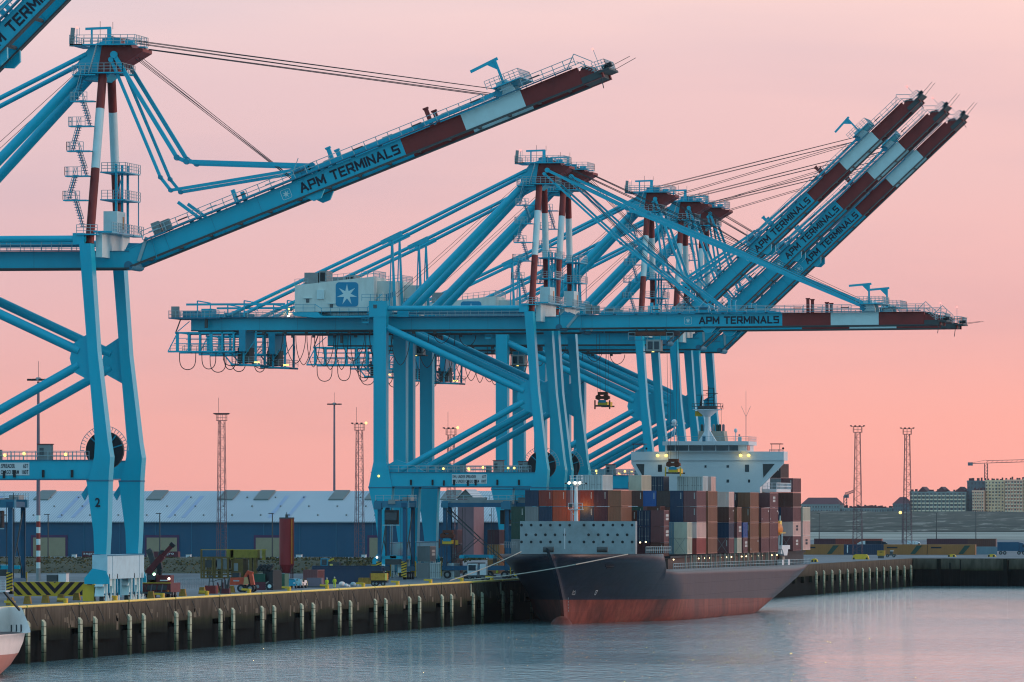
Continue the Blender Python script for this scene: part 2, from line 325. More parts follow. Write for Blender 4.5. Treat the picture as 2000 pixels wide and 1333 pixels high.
    for x, z in ((-42.3,51.9),(-38.3,51)):
        m = MB('glass'); m.box(x,x+.55,-5.64,-5.6,z,z+.65); P(m, 'window', mh)
    m = MB('logo'); m.prism(rsq(-37.3,-33.5,51.2,55.25,.55), -5.64, -5.6); m.prism(star(-35.4,53.2,1.75,.62), -5.68, -5.64, 'white'); P(m, 'logo_panel', mh)
    m = MB('rail'); 
    zt = lambda x: 54.8+(x+44.2)*.105
    for y in (-5.5, 5.5):
        for i in range(9): m.bar((-39+i,y,zt(-39+i)),(-39+i,y,zt(-39+i)+1.0),.06)
        m.bar((-39,y,zt(-39)+1),(-30.9,y,zt(-30.9)+1),.06); m.bar((-39,y,zt(-39)+.5),(-30.9,y,zt(-30.9)+.5),.05)
    m.rail((-30.95,-5.5,56.15),(-30.95,5.5,56.15),1.0,step=1)
    m.rail((-44.2,-5.5,54.8),(-42,-5.5,54.9),1.0,step=.8); P(m, 'roof_railing', mh)
    m = MB(); m.prism([(-44.6,50.3),(-40.2,50.3),(-39.5,49.7),(-30,49.7),(-30,50.3),(-29,50.4),(-29,49.4),(-41,49.4),(-44,49.7)], -6.6, 6.2)
    m.rail((-44.6,-6.6,50.4),(-40.6,-6.6,50.4),1.2,'blue2'); m.bar((-40.6,-6.6,51.6),(-39.5,-6.6,50.9),.1); m.rail((-39.5,-6.6,49.8),(-31.8,-6.6,49.8),1.2,'blue2'); m.bar((-31.8,-6.6,51),(-29.4,-6.6,53.2),.1); m.bar((-31.8,-6.6,50),(-29.4,-6.6,52.2),.25,.1)
    m.rail((-44.6,-6.6,50.4),(-44.6,6,50.4),1.2,'blue2'); P(m, 'platform')
    m = MB(); m.box(-30.85,-27.9,-10.3,-7.7,49.4,52.0); m.box(-30.1,-29.5,-10.34,-10.3,50.8,51.4,'glass'); m.rail((-32,-10.4,52),(-27.6,-10.4,52),1.1,'blue2'); m.box(-32,-30.9,-10.3,-9,48.4,48.6); m.rail((-32,-10.3,48.6),(-30.9,-10.3,48.6),1.0,'blue2',.6)
    for i in range(10): m.box(-29+i*.22,-28.9+i*.22,-6-i*.25,-5-i*.25,52+.1*i,53.2+.05*i,'blue2') if i % 2 else None
    P(m, 'leg_head_cabin')
    # pylon: two banded tubes, head, beak, platforms
    for sy in (-1, 1):
        m = MB('red'); banded(m, (-4.1,sy*8.2,50.2), (-3.7,sy*2.,72.6), .54, [59.5,66.9], ['red','white','red']); P(m, 'pylon_leg')
    m = MB(); m.prism([(-6.6,70.6),(-6.9,72.6),(-5.2,74.8),(-2.7,75.6),(-2.4,71.6),(-3.6,70.4)], -2.6, 2.6)
    m.prism([(-4.3,71.3),(-3.9,74.9),(-3.6,75.7),(-2.9,76.0),(-2.2,75.7),(-1.6,74.9),(-1.9,71.3)], -1.9, 1.9, 'red')
    P(m, 'pylon_head')
    m = MB('red'); m.prism([(-4.3,71.4),(-3.8,74.7),(-.5,75.0),(.1,74.4),(1.35,74.35),(1.35,73.95),(-1.6,72.2),(-2.2,71.4)], -2.7, 2.7); P(m, 'beak')
    m = MB(); m.box(-7.6,.6,-3.8,-2.2,74.75,74.9); m.box(-7.6,.6,2.2,3.8,74.75,74.9); m.box(-7.6,-6,-3.8,3.8,74.72,74.9)
    for y in (-3.8, 3.8): m.rail((-7.6,y,74.9),(.6,y,74.9),1.1,'rail',.9,n=3)
    m.rail((-7.6,-3.8,74.9),(-7.6,3.8,74.9),1.1,'rail',.9); m.rail((.6,-3.8,74.9),(.6,3.8,74.9),1.1,'rail',.9)
    m.bar((-7.4,-3.6,74.6),(-7.2,-3.6,76.9),.5,.2,'grey'); m.bar((-5.2,-2,74.9),(-5.2,-2,76.9),.22); m.bar((-6,-2,76.85),(-2.8,-2,76.95),.2,.3); m.bar((-3,-2,77.0),(-3,-2,75.3),.5,.3)
    m.bar((-4.6,0,75),(-4.6,0,77.9),.05,m='dgrey'); m.bar((-3,0,76.9),(-3,0,77.8),.05,m='dgrey'); m.bar((-6.7,-3.6,75.9),(-6.7,-3.6,76.8),.08,m='rail'); m.box(-6.78,-6.6,-3.7,-3.5,76.8,77,'lampred'); m.bar((-6.4,-3.6,75.9),(-6.4,-3.6,76.9),.05,m='rail')
    m.box(-3.9,-1.6,-2,-1.6,75,75.7,'blue2'); m.box(-.9,.1,-2.6,-1.6,75,75.45); m.box(-6.4,-1.0,-3.6,3.6,71.3,71.45)
    for y in (-3.6, 3.6): m.rail((-6.4,y,71.45),(-1,y,71.45),1.1,'rail',.8,n=3)
    m.rail((-1,-3.6,71.45),(-1,3.6,71.45),1.1,'rail',.9); m.bar((-5.2,-3.7,71.4),(-4.2,-3.7,74.8),.5,.1,'rail')
    for i in range(12): m.bar((-5.35+.09*i,-3.75,71.5+.28*i),(-4.95+.09*i,-3.75,71.5+.28*i),.06,m='blue2')
    P(m, 'head_platform')
    # zig-zag stair beside the near pylon leg
    m = MB('rail'); zs = [52.3,55.6,58.6,61.7,64.8,67.9,71.2]
    for i in range(6):
        z0, z1 = zs[i], zs[i+1]; y0, y1 = -8.2+i*1.0, -7.2+i*1.0; xa, xb = (-4.9,-5.9) if i % 2 == 0 else (-6.9,-5.9)
        if i % 2 == 1: xa, xb = -6.9, -6.0
        for y in (y0-.5, y0+.4):
            m.bar((xa,y,z0),(xb,y,z1),.12,.1,'blue2'); m.bar((xa,y,z0+1),(xb,y,z1+1),.07)
        for k in range(11):
            f = k/10.; m.box(xa+(xb-xa)*f-.28,xa+(xb-xa)*f+.28,y0-.5,y0+.4,z0+(z1-z0)*f,z0+(z1-z0)*f+.06,'steel_blue')
        m.box(-7.3,-4.4,y0-.5,y0+1.1,z1-.15,z1,'blue'); m.rail((-7.3,y0-.5,z1),(-5.2,y0-.5,z1),1.05,step=.6); m.rail((-7.3,y0-.5,z1),(-7.3,y0+1.1,z1),1.05,step=.8)
    P(m, 'stair')
    # frames and lift shaft between the pylon legs
    m = MB()
    for z in (55.8, 59.2):
        m.box(-4.4,-1.2,-1,7.6,z,z+.15); m.rail((-1.2,-1,z+.15),(-1.2,7.6,z+.15),1.1,'rail',1.2,n=3); m.rail((-4.2,-1,z+.15),(-1.2,-1,z+.15),1.1,'rail',.8,n=3)
    for y in (-.8, 2.6, 5.8): m.bar((-2.4,y,51.8),(-2.4,y,60.3),.28)
    m.bar((-2.4,-.8,56),(-2.4,2.6,59),.12); m.bar((-1.4,7.4,52),(-1.4,7.4,60),.12)
    m.box(-3.6,-1.9,-2.6,2.2,51.9,54.4,'white'); m.box(-1.9,-1.86,.6,1.4,52.2,53.8,'orange')
    for y0, y1 in ((-8.6,-3),(-2.8,3.4),(4,9.4)):
        z = 51.85; m.box(-2.5,-1.2,y0,y1,z-.3,z-.1); m.rail((-1.2,y0,z-.1),(-1.2,y1,z-.1),1.1,'rail',1,n=3)
    m.rail((-5.4,-9.6,51.4),(-2.8,-9.6,51.4),1.1,'rail',.8,n=3); m.box(-5.4,-2.8,-9.7,-8,51.25,51.4); P(m, 'lift_frame')
    # back stays
    for sy in (-1, 1):
        m = MB(); m.tube((-5.6,sy*2.4,72.0),(-26.1,sy*4.4,50.9),.62,n=14); m.box(-27.1,-25.2,sy*4.4-.5,sy*4.4+.5,49.5,51.2); P(m, 'back_strut')
        m = MB(); m.tube((-5.8,sy*2.5,73.7),(-28.3,sy*3.4,62.6),.3,n=10); m.tube((-28.3,sy*3.4,62.6),(-55.9,sy*4,49.8),.3,n=10)
        m.bar((-30,sy*3.45,61.8),(-26.6,sy*3.4,63.4),.5,.75); P(m, 'back_stay')
        m = MB(); m.bar((-27.8,sy*3.4,51),(-28.2,sy*3.4,62.3),.5,.35,w2=.25); m.bar((-28.7,sy*3.4,51),(-28.3,sy*3.4,62.3),.18); P(m, 'stay_post')
    m = MB('cable')
    for y in (-1.6,1.2): m.path([(-4.4,y,74.0),(-31,y*1.2,50.6)], .035)
    P(m, 'hoist_rope')
    # operator's trolley
    # cable reel and cabinets on the portal
    m = MB('dgrey'); cy = -5.2
    m.tube((-2.9,cy,25),(-2.9,cy+.8,25),2.35,'black',28); m.tube((-2.9,cy-.05,25),(-2.9,cy+.9,25),.9,'grey',20)
    for i in range(22):
        a = pi*i/21; c, s_ = cos(a), sin(a); m.bar((-2.9+2.5*c,cy-.1,25+2.5*s_),(-2.9+3.0*c,cy-.1,25+3.0*s_),.07,m='rail'); 
        if i: a0 = pi*(i-1)/21; m.bar((-2.9+3.0*c,cy-.1,25+3.0*s_),(-2.9+3.0*cos(a0),cy-.1,25+3.0*sin(a0)),.07,m='rail')
    for a in (.3, .9, 1.6, 2.4): m.bar((-2.9+.8*cos(a),cy-.08,25+.8*sin(a)),(-2.9+2.3*cos(a),cy-.08,25+2.3*sin(a)),.14,m='blue2')
    P(m, 'cable_reel')
    for x, z in ((-18.4,24.4),(-14.2,24.4),(-11.8,24.6),(-6.6,24.5),(-29.2,23.2)):
        m = MB('lamp'); m.ball((x,-10.25,z),.2,'lamp',8,5); m.box(x-.15,x+.15,-10.2,-9.9,z-.1,z+.12,'dgrey'); P(m, 'portal_lamp')
    m = MB('lamp'); m.ball((-45.4,-4.4,50.9),.16,'lamp',8,5); m.bar((-45.4,-4.3,50.9),(-45.4,-3.9,49.5),.06,m='rail'); P(m, 'girder_lamp')
    m = MB('grey'); m.box(-10.2,-8.6,-9.6,-8.3,23.85,25.7); m.box(-10.0,-9.5,-9.64,-9.6,24.3,25.3,'glass'); m.box(-10.3,-8.5,-9.7,-8.2,25.7,25.8,'red'); P(m, 'cabinet'); m = MB('grey'); m.box(-15.7,-14.9,-9.6,-8.8,23.85,25.0); m.box(-15.75,-14.85,-9.65,-8.75,25.0,25.08,'dgrey'); P(m, 'cabinet')
    m = MB('signwhite'); m.box(-17.0,-11.2,-10.0,-9.95,21.95,23.5); sg = P(m, 'load_sign')
    put_text('SWL UNDER SPREADER', 'lettering', sg, (-16.9,Y-10.02,22.85), 3.9, .5, bold=.012); put_text('SWL UNDER CARGO BEAM', 'lettering', sg, (-16.9,Y-10.02,22.1), 4.4, .5, bold=.012)
    put_text('65T', 'lettering', sg, (-11.95,Y-10.02,22.85), .6, .5, bold=.012); put_text('100T', 'lettering', sg, (-12.1,Y-10.02,22.1), .8, .5, bold=.012)
    for x in (-14.5,-18.5): m = MB('black'); m.box(x,x+.3,-10.12,-10.04,21.6,22.5); P(m, 'signal_box')
    return t
GL = {'A':(1,[[(0,0),(.5,1),(1,0)],[(.2,.33),(.8,.33)]]),'P':(.85,[[(0,0),(0,1),(.85,1),(.85,.42),(0,.42)]]),'M':(1.05,[[(0,0),(0,1),(.52,.25),(1.05,1),(1.05,0)]]),
 'T':(.9,[[(0,1),(.9,1)],[(.45,1),(.45,0)]]),'E':(.8,[[(.8,1),(0,1),(0,0),(.8,0)],[(0,.5),(.7,.5)]]),'R':(.9,[[(0,0),(0,1),(.85,1),(.85,.45),(0,.45)],[(.45,.45),(.9,0)]]),
 'I':(.0,[[(0,0),(0,1)]]),'N':(.9,[[(0,0),(0,1),(.9,0),(.9,1)]]),'L':(.75,[[(0,1),(0,0),(.75,0)]]),'S':(.85,[[(.85,.98),(.02,.98),(.02,.52),(.85,.5),(.85,.02),(0,.02)]])}
def block_letters(m, s, x, y, z, w, h, st=.19):
    adv = [.75 if c == ' ' else GL[c][0]+.42 for c in s]; k = w/sum(adv); kz = h*(1-st); t = st*h; cx = x; j = 0
    for c, a in zip(s, adv):
        if c != ' ':
            for pl in GL[c][1]:
                for p, q in zip(pl[:-1], pl[1:]):
                    j += 1; d = Vector((q[0]-p[0], 0, q[1]-p[1])); P_ = Vector((cx+t/2+p[0]*k, y-.001*(j % 7), z+t/2+p[1]*kz)); Q_ = Vector((cx+t/2+q[0]*k, y-.001*(j % 7), z+t/2+q[1]*kz)); u = (Q_-P_).normalized()*t*.42
                    m.bar(P_-u, Q_+u, .03, t, up=(0,0,1) if abs(d.x) > .01 else (1,0,0)) if abs(d.x) > .01 else m.bar(P_-u, Q_+u, t, .03, up=(0,1,0))
        cx += a*k
# boom, in the frame of its hinge: s forward, h up
def boom_parts(t, Y, mast):
    hinge = (HX, Y, HZ)
    def Bm(m, name, par): 
        m.v = [(x+HX, y+Y, z+HZ) for x, y, z in m.v]
        return m.build(name, par, hinge)
    m = MB('blue'); W = .45
    for y in (-2.9, 2.9):
        for a, b, c in ((.2,37.1,'blue'),(37.1,45.1,'red'),(45.1,53.0,'white'),(53.0,60.5,'red')):
            m.box(a,b,y-W,y+W,-.1,1.9,c); m.box(a,b,y-.62,y+.62,-.25,-.1,'dgrey')
            m.box(a,b,y-.6,y+.6,1.9,1.98,c)
        m.box(60.5,63.2,y-W,y+W,-.25,.7,'red')
    for y in (-2.9,2.9):
        for i in range(5): m.box(5.5+6.2*i,5.57+6.2*i,y-.47,y+.47,-.09,1.89,'blue2')
    for i in range(15): m.bar((2+4*i,-2.5,.2),(2+4*i,2.5,.2),.3,m='dgrey')
    for x in (24.5,): 
        for y in (-2.9,2.9): m.prism([(x-1,-.25),(x-.2,-1.1),(x+.8,-1.1),(x+1.6,-.25)], y-.3, y+.3, 'blue')
    b = Bm(m, 'boom', t)
    m = MB('blue2'); m.prism([(0,-.2),(-.5,1.5),(.8,2.7),(2.2,2.1),(2.4,-.2)], -2.3, -2.1); m.prism([(0,-.2),(-.5,1.5),(.8,2.7),(2.2,2.1),(2.4,-.2)], 2.1, 2.3)
    m.tube((0,-3.4,0),(0,3.4,0),.55,'steel_blue',12); m.bar((1.4,-3.5,0),(3.4,-3.5,2.4),.1,.4,'rail'); m.box(3.4,6,-4.6,-3.6,2.0,2.1)
    m.box(4.5,5.5,-3.9,-2.9,2.1,3.7,'grey'); m.box(5.7,6.8,-3.9,-2.9,2.1,3.5,'grey'); m.bar((4,-3.8,2.3),(3.7,-3.8,-.6),.1); Bm(m, 'hinge_gear', b)
    m = MB('rail'); y = -3.9
    m.box(3,60,y-.35,y+.4,2.1,2.18,'steel_blue'); m.rail((3,y-.35,2.18),(48.6,y-.35,2.18),1.05,step=1.55,n=2,w=.09)
    for i in range(14): m.bar((4+3.9*i,y-.36,2.75),(5.3+3.9*i,y-.36,2.75),.16,m='dgrey' if i % 2 else 'rail')
    m.rail((53.6,y-.35,2.18),(60.6,y-.35,2.18),1.05,step=1.55,w=.09); m.rail((3,4,2.18),(60.6,4,2.18),1.05,step=1.9,w=.09); m.box(3,60,3.6,4.2,2.1,2.18,'steel_blue'); Bm(m, 'railing', b)
    m = MB('blue'); m.bar((6,-3.4,2.25),(36,-3.4,2.3),.3,.25); m.bar((6,3.3,2.25),(36,3.3,2.3),.3,.25)
    for x, c in ((15.4,'blue'),(28.3,'blue'),(41.3,'red')):
        for y in (-2.9, 2.9): m.bar((x,y,1.9),(x,y,4.4 if x > 20 else 3.9),.5,.45,c) ; m.box(x-.35,x+.35,y-.3,y+.3,4.2,4.4,c) if x > 20 else None
    for i in range(8): m.box(9+3.6*i,9.5+3.6*i,-3.2,-2.6,1.9,2.4,'blue2')
    Bm(m, 'stay_rest', b)
    m = MB('blue'); 
    for y in (-2.9, 2.9): m.prism([(22.6,1.9),(23,3.4),(24,3.9),(24.9,3.4),(25.4,1.9)], y-.35, y+.35)
    m.box(23.2,25,-3.5,3.5,2.9,3.1,'steel_blue'); m.tube((24,-3.3,3.3),(24,3.3,3.3),.25,'blue2'); m.bar((23.4,-4,3),(24.6,-4,4.4),.08,m='rail'); Bm(m, 'stay_lug', b)
    m = MB('white')
    for y in (-2.9, 2.9): m.prism([(50.2,1.9),(50.5,3.9),(51.9,3.9),(52.4,2.6),(52.4,1.9)], y-.4, y+.4)
    m.box(50,53.8,-4.4,4.4,3.3,3.42,'blue'); m.rail((49.4,-4.4,3.42),(53.8,-4.4,3.42),1.1,'rail',.6,n=3); m.rail((50,4.4,3.42),(53.8,4.4,3.42),1.1,'rail',.8,n=3); m.rail((53.8,-4.4,3.42),(53.8,4.4,3.42),1.1,'rail',1)
    m.bar((51.5,-3.8,3.4),(51.5,-3.8,6.7),.3,m='blue'); m.bar((51.9,-3.8,6.6),(48.2,-3.8,6.3),.25,.35,'blue'); m.prism([(51.6,6.5),(51.6,5.1),(50.3,6.4)], -3.9, -3.7, 'blue'); m.tube((50.4,-3.4,2.7),(50.4,3.4,2.7),.5,'blue2')
    Bm(m, 'stay_tower', b)
    m = MB('dgrey'); m.box(60.5,63,-3.5,3.5,-.2,.6); m.box(60.5,62.2,-3.2,-1,.6,1.5,'red'); m.box(61,62,0,2,.6,1.7,'black'); m.tube((61.2,-2.6,1.3),(61.2,2.6,1.3),.6,'black')
    m.bar((59.4,-3.9,2.2),(60.8,-3.9,3.6),.1,m='rail'); m.bar((60.8,-3.9,3.6),(62.6,-3.9,1.9),.1,m='rail'); m.bar((60.8,-3.9,2.6),(62.6,-3.9,.9),.1,m='rail')
    m.rail((62.4,-3.9,.7),(64,-3.9,.6),1.1,'rail',.4,n=3); m.rail((60.9,3.6,1),(64,3.6,.6),1.1,'rail',.5,n=3); m.rail((64,-3.9,.6),(64,3.6,.6),1.1,'rail',.8,n=3)
    for k in range(7): m.bar((60.9+.28*k,-3.4,1.9-.25*k),(61.2+.28*k,-3.4,1.9-.25*k),.1,m='rail')
    m.box(62.8,64.2,-3.9,3.6,.3,.55,'dgrey'); m.bar((64,-3,.6),(67,-3,.9),.06,m='cable'); m.bar((64,2,.6),(67,2,1.0),.06,m='cable'); m.box(63.4,64.6,-3.6,-2.6,.6,1.1,'black'); m.bar((62.9,-3.6,-.2),(62.7,-3.6,-1.6),.1,m='cable')
    m.bar((63.2,-3.8,1),(63.2,-3.8,3.2),.06,m='rail'); m.box(63.12,63.28,-3.9,-3.72,3.2,3.4,'lampred')
    Bm(m, 'boom_tip', b)
    def tx(s, x, z, w, h):
        m = MB('ink'); block_letters(m, s, x, -3.38, z, w, h); Bm(m, 'lettering', b)
    tx('APM TERMINALS', 23.3, .28, 13.4, 1.25)
    m = MB('signwhite'); a = rsq(20.9,22.1,.3,1.5,.2,3); 
    for i in range(len(a)): j = (i+1) % len(a); m.bar((a[i][0],-3.37,a[i][1]),(a[j][0],-3.37,a[j][1]),.05,m='white')
    m.prism(star(21.5,.9,.5,.17), -3.4, -3.36, 'white'); Bm(m, 'logo', b)
    return b
def set_boom(t, Y, ang):
    """rotate the boom and add stays and ropes that suit the angle"""
    b = [c for c in t.children if c.name.startswith('boom')][0]; b.rotation_euler.y = -ang
    ca, sa = cos(ang), sin(ang)
    def W(s, h): return (HX+s*ca-h*sa, HZ+s*sa+h*ca)
    def link(pts, y0, y1, w, h, name):
        for sy in (-1, 1):
            m = MB('blue'); n = len(pts)-1
            for i in range(n):
                f0, f1 = min(1, i*1.0/max(1, 2)), min(1, (i+1)/2.)
                ya, yb = sy*(y0+(y1-y0)*f0), sy*(y0+(y1-y0)*f1)
                if n == 1: ya, yb = sy*y0, sy*y1
                m.bar((pts[i][0],ya+Y,pts[i][1]),(pts[i+1][0],yb+Y,pts[i+1][1]),w,h)
                m.tube((pts[i+1][0],yb-.3+Y,pts[i+1][1]),(pts[i+1][0],yb+.3+Y,pts[i+1][1]),h*.75,'blue2',10)
            m.tube((pts[0][0],sy*y0-.3+Y,pts[0][1]),(pts[0][0],sy*y0+.3+Y,pts[0][1]),h*.9,'blue',10); m.build(name, t)
    lo, li = W(50.6, 2.8), W(24, 3.2)
    if ang < .1:
        link([(-2.2,73.6), (11,67.2), lo], 3.6, 3.0, .3, .45, 'outer_stay'); link([(-2.7,73.0), (10,61.5), li], 3.4, 2.9, .25, .34, 'inner_stay')
    elif ang < .6:
        link([(-2.2,73.6), (5.7,60.9), (6.9,60.4), (22.6,59.8), W(24.5,2.6), W(40,2.6), lo], 2.9, 3.0, .4, .5, 'outer_stay'); link([(-2.6,73.0), (3.6,58.5), (4.9,56.9), li], 2.7, 2.9, .3, .38, 'inner_stay')
        for y in (-2.9, 2.9): m = MB('blue'); m.bar((W(10.5,1.9)[0],Y+y,W(10.5,1.9)[1]),(W(8.5,5)[0],Y+y,W(8.5,5)[1]),.4); m.build('stay_arm', t)
    else:
        link([(-2.2,73.6), (3.1,59.1), (15.9,67.6), W(26,3.2), W(40,2.7), lo], 2.9, 3.0, .35, .42, 'outer_stay'); link([(-2.6,73.0), (-.6,60.5), (2.2,57.2), W(13,4.5), li], 2.7, 2.9, .25, .34, 'inner_stay')
        for y in (-2.9, 2.9): m = MB('blue'); m.bar((W(10.5,1.9)[0],Y+y,W(10.5,1.9)[1]),(W(9.5,6)[0],Y+y,W(9.5,6)[1]),.45); m.build('stay_arm', t)
    m = MB('cable'); e = W(49.8, 3.0)
    for y, z in ((-1.5,75.8),(-1.1,75.7),(.9,75.6),(1.3,75.5)):
        m.path([(-2.6,y+Y,z),(e[0],y*1.4+Y,e[1]+(.5 if z > 75.65 else 0))], .042 if ang > .1 else .035)
    if ang > .1:
        for y in (-1.6,1.4): m.path([(1.2,y+Y,74.4),(e[0],y*1.4+Y,e[1]-.3)], .05)
    e = W(22.5, 2.4)
    for y, x in ((-1,-.2),(-.6,.3),(1,-.2),(1.4,.4)): m.path([(x,y+Y,73.4),(e[0],y+Y,e[1])], .04)
    m.build('boom_rope', t)
CR = {}
def make_cranes():
    spec = [('B', 924, 21.2, 'blue quay crane with its boom raised a little, number 2 on its leg'),
            ('C', 1252, .35, 'blue quay crane numbered 3, nearer of the two with level booms, lettering fully readable'),
            ('D', 1276.7, .35, 'blue quay crane with level boom, close behind the crane numbered 3'),
            ('E', 1371, 43.2, 'blue quay crane numbered 5, with the leftmost of the three steeply raised booms'),
            ('F', 1413, 43.4, 'blue quay crane whose raised boom is the middle one of the three at right'),
            ('G', 1441, 43.2, 'farthest blue quay crane, its raised boom is the rightmost of the three'),
            ('A', 780.5, 44.5, 'blue quay crane of which only the raised boom shows, in the upper left corner')]
    base = crane_base(924, spec[0][3]); boom_parts(base, 924, 0)
    copies = [base]+[copy_tree(base) for _ in spec[1:]]
    for (k, Y, a, lab), t in zip(spec, copies):
        t.location.y = Y*K; t['_o'] = [-16, Y, 6.4]; t['label'] = lab; set_boom(t, Y, radians(a)); CR[k] = t
        num = {'B':'2','C':'3','D':'4','E':'5','F':'6','G':'7','A':'1'}[k]
        for x in (-2.9, -29.9):
            put_text(num, 'number', t, (x, Y-10.32, 18.1), .62, 1.1, bold=.02)
make_cranes()
for cY in (1252, 1276.7):
    _d = bpy.data.lights.new('girder_light', 'POINT'); _d.energy = 420; _d.color = (1,.5,.2); _d.shadow_soft_size = .15; _o = bpy.data.objects.new('girder_light', _d); COL.objects.link(_o); _o.location = Vector((-45.4, cY-4.3, 49.7))*K
# ------------------------------------------------------------------ setting: water, quay, ground, dunes
def px_y(px, X):              # distance along the quay of a point on the line x = X seen in that column
    k = (px-1000)/15000.; S, C = sin(TH), cos(TH); return (X-CAMX)*(C+k*S)/(k*C-S)
def px_x(px, Y):
    k = (px-1000)/15000.; S, C = sin(TH), cos(TH); return CAMX+Y*(k*C-S)/(C+k*S)
def zz(py, X, Y): return 18+(992-py)*(-(X-CAMX)*sin(TH)+Y*cos(TH))/15000.
def nodes_mat(name):
    m = bpy.data.materials.new(name); m.use_nodes = True; MATS[name] = m; t = m.node_tree; return m, t, t.nodes, t.links, t.nodes['Principled BSDF']
# water
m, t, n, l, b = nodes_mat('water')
b.inputs['Base Color'].default_value = (.19,.35,.38,1); b.inputs['Roughness'].default_value = .06; b.inputs['IOR'].default_value = 1.33  # pale base colour stands in for sky brightness the surface fails to reflect
g = n.new('ShaderNodeTexCoord'); hs = []
def wave(scale, rot, det, st, dist=0):
    mpn = n.new('ShaderNodeMapping'); mpn.inputs['Scale'].default_value = scale; mpn.inputs['Rotation'].default_value = (0,0,rot); l.new(g.outputs['Object'], mpn.inputs[0])
    z = n.new('ShaderNodeTexNoise'); z.inputs['Scale'].default_value = 1; z.inputs['Detail'].default_value = det; z.inputs['Roughness'].default_value = .6; z.inputs['Distortion'].default_value = dist
    l.new(mpn.outputs[0], z.inputs['Vector']); mt = n.new('ShaderNodeMath'); mt.operation = 'MULTIPLY'; mt.inputs[1].default_value = st; l.new(z.outputs[0], mt.inputs[0]); return mt
a1 = wave((.5,.12,1), TH, 4, 1.25); a2 = wave((1.6,.35,1), TH, 4, .32); s_ = n.new('ShaderNodeMath'); s_.operation = 'ADD'; l.new(a1.outputs[0], s_.inputs[0]); l.new(a2.outputs[0], s_.inputs[1])
pt = wave((.007,.0045,1), TH+.12, 4, 1.0, .5)          # wind patches: calm and ruffled water
pm = n.new('ShaderNodeMapRange'); pm.inputs[1].default_value = .42; pm.inputs[2].default_value = .6; pm.inputs[3].default_value = .42; pm.inputs[4].default_value = 1.0; l.new(pt.outputs[0], pm.inputs[0])
bu = n.new('ShaderNodeBump'); bu.inputs['Distance'].default_value = 1.0; l.new(pm.outputs[0], bu.inputs['Strength']); l.new(s_.outputs[0], bu.inputs['Height']); l.new(bu.outputs[0], b.inputs['Normal'])
# ground: paving, and sandy land far away
m, t, n, l, b = nodes_mat('paving')
g = n.new('ShaderNodeTexCoord'); hs = []
z1 = wave((.05,.012,1), 0, 6, 1); r1 = n.new('ShaderNodeValToRGB'); ramp(r1, [(.3,(.10,.105,.12)),(.5,(.15,.155,.17)),(.7,(.21,.21,.225))]); l.new(z1.outputs[0], r1.inputs[0])
z2 = wave((.9,.5,1), 0, 5, 1); mxx = n.new('ShaderNodeMix'); mxx.data_type = 'RGBA'; mxx.blend_type = 'MULTIPLY'; mxx.inputs[0].default_value = 1; r2 = n.new('ShaderNodeValToRGB'); ramp(r2, [(.3,(.7,.7,.7)),(.6,(1,1,1))]); l.new(z2.outputs[0], r2.inputs[0])
l.new(r1.outputs[0], mxx.inputs[6]); l.new(r2.outputs[0], mxx.inputs[7])
sx = n.new('ShaderNodeSeparateXYZ'); l.new(g.outputs['Object'], sx.inputs[0]); fm = n.new('ShaderNodeMapRange'); fm.inputs[1].default_value = 2700*K; fm.inputs[2].default_value = 2800*K; l.new(sx.outputs[1], fm.inputs[0])
z3 = wave((.01,.004,1), 0, 6, 1); r3 = n.new('ShaderNodeValToRGB'); ramp(r3, [(.35,(.14,.15,.12)),(.5,(.30,.28,.24)),(.7,(.38,.36,.32))]); l.new(z3.outputs[0], r3.inputs[0])
m3 = n.new('ShaderNodeMix'); m3.data_type = 'RGBA'; l.new(fm.outputs[0], m3.inputs[0]); l.new(mxx.outputs[2], m3.inputs[6]); l.new(r3.outputs[0], m3.inputs[7]); l.new(m3.outputs[2], b.inputs['Base Color']); b.inputs['Roughness'].default_value = .85
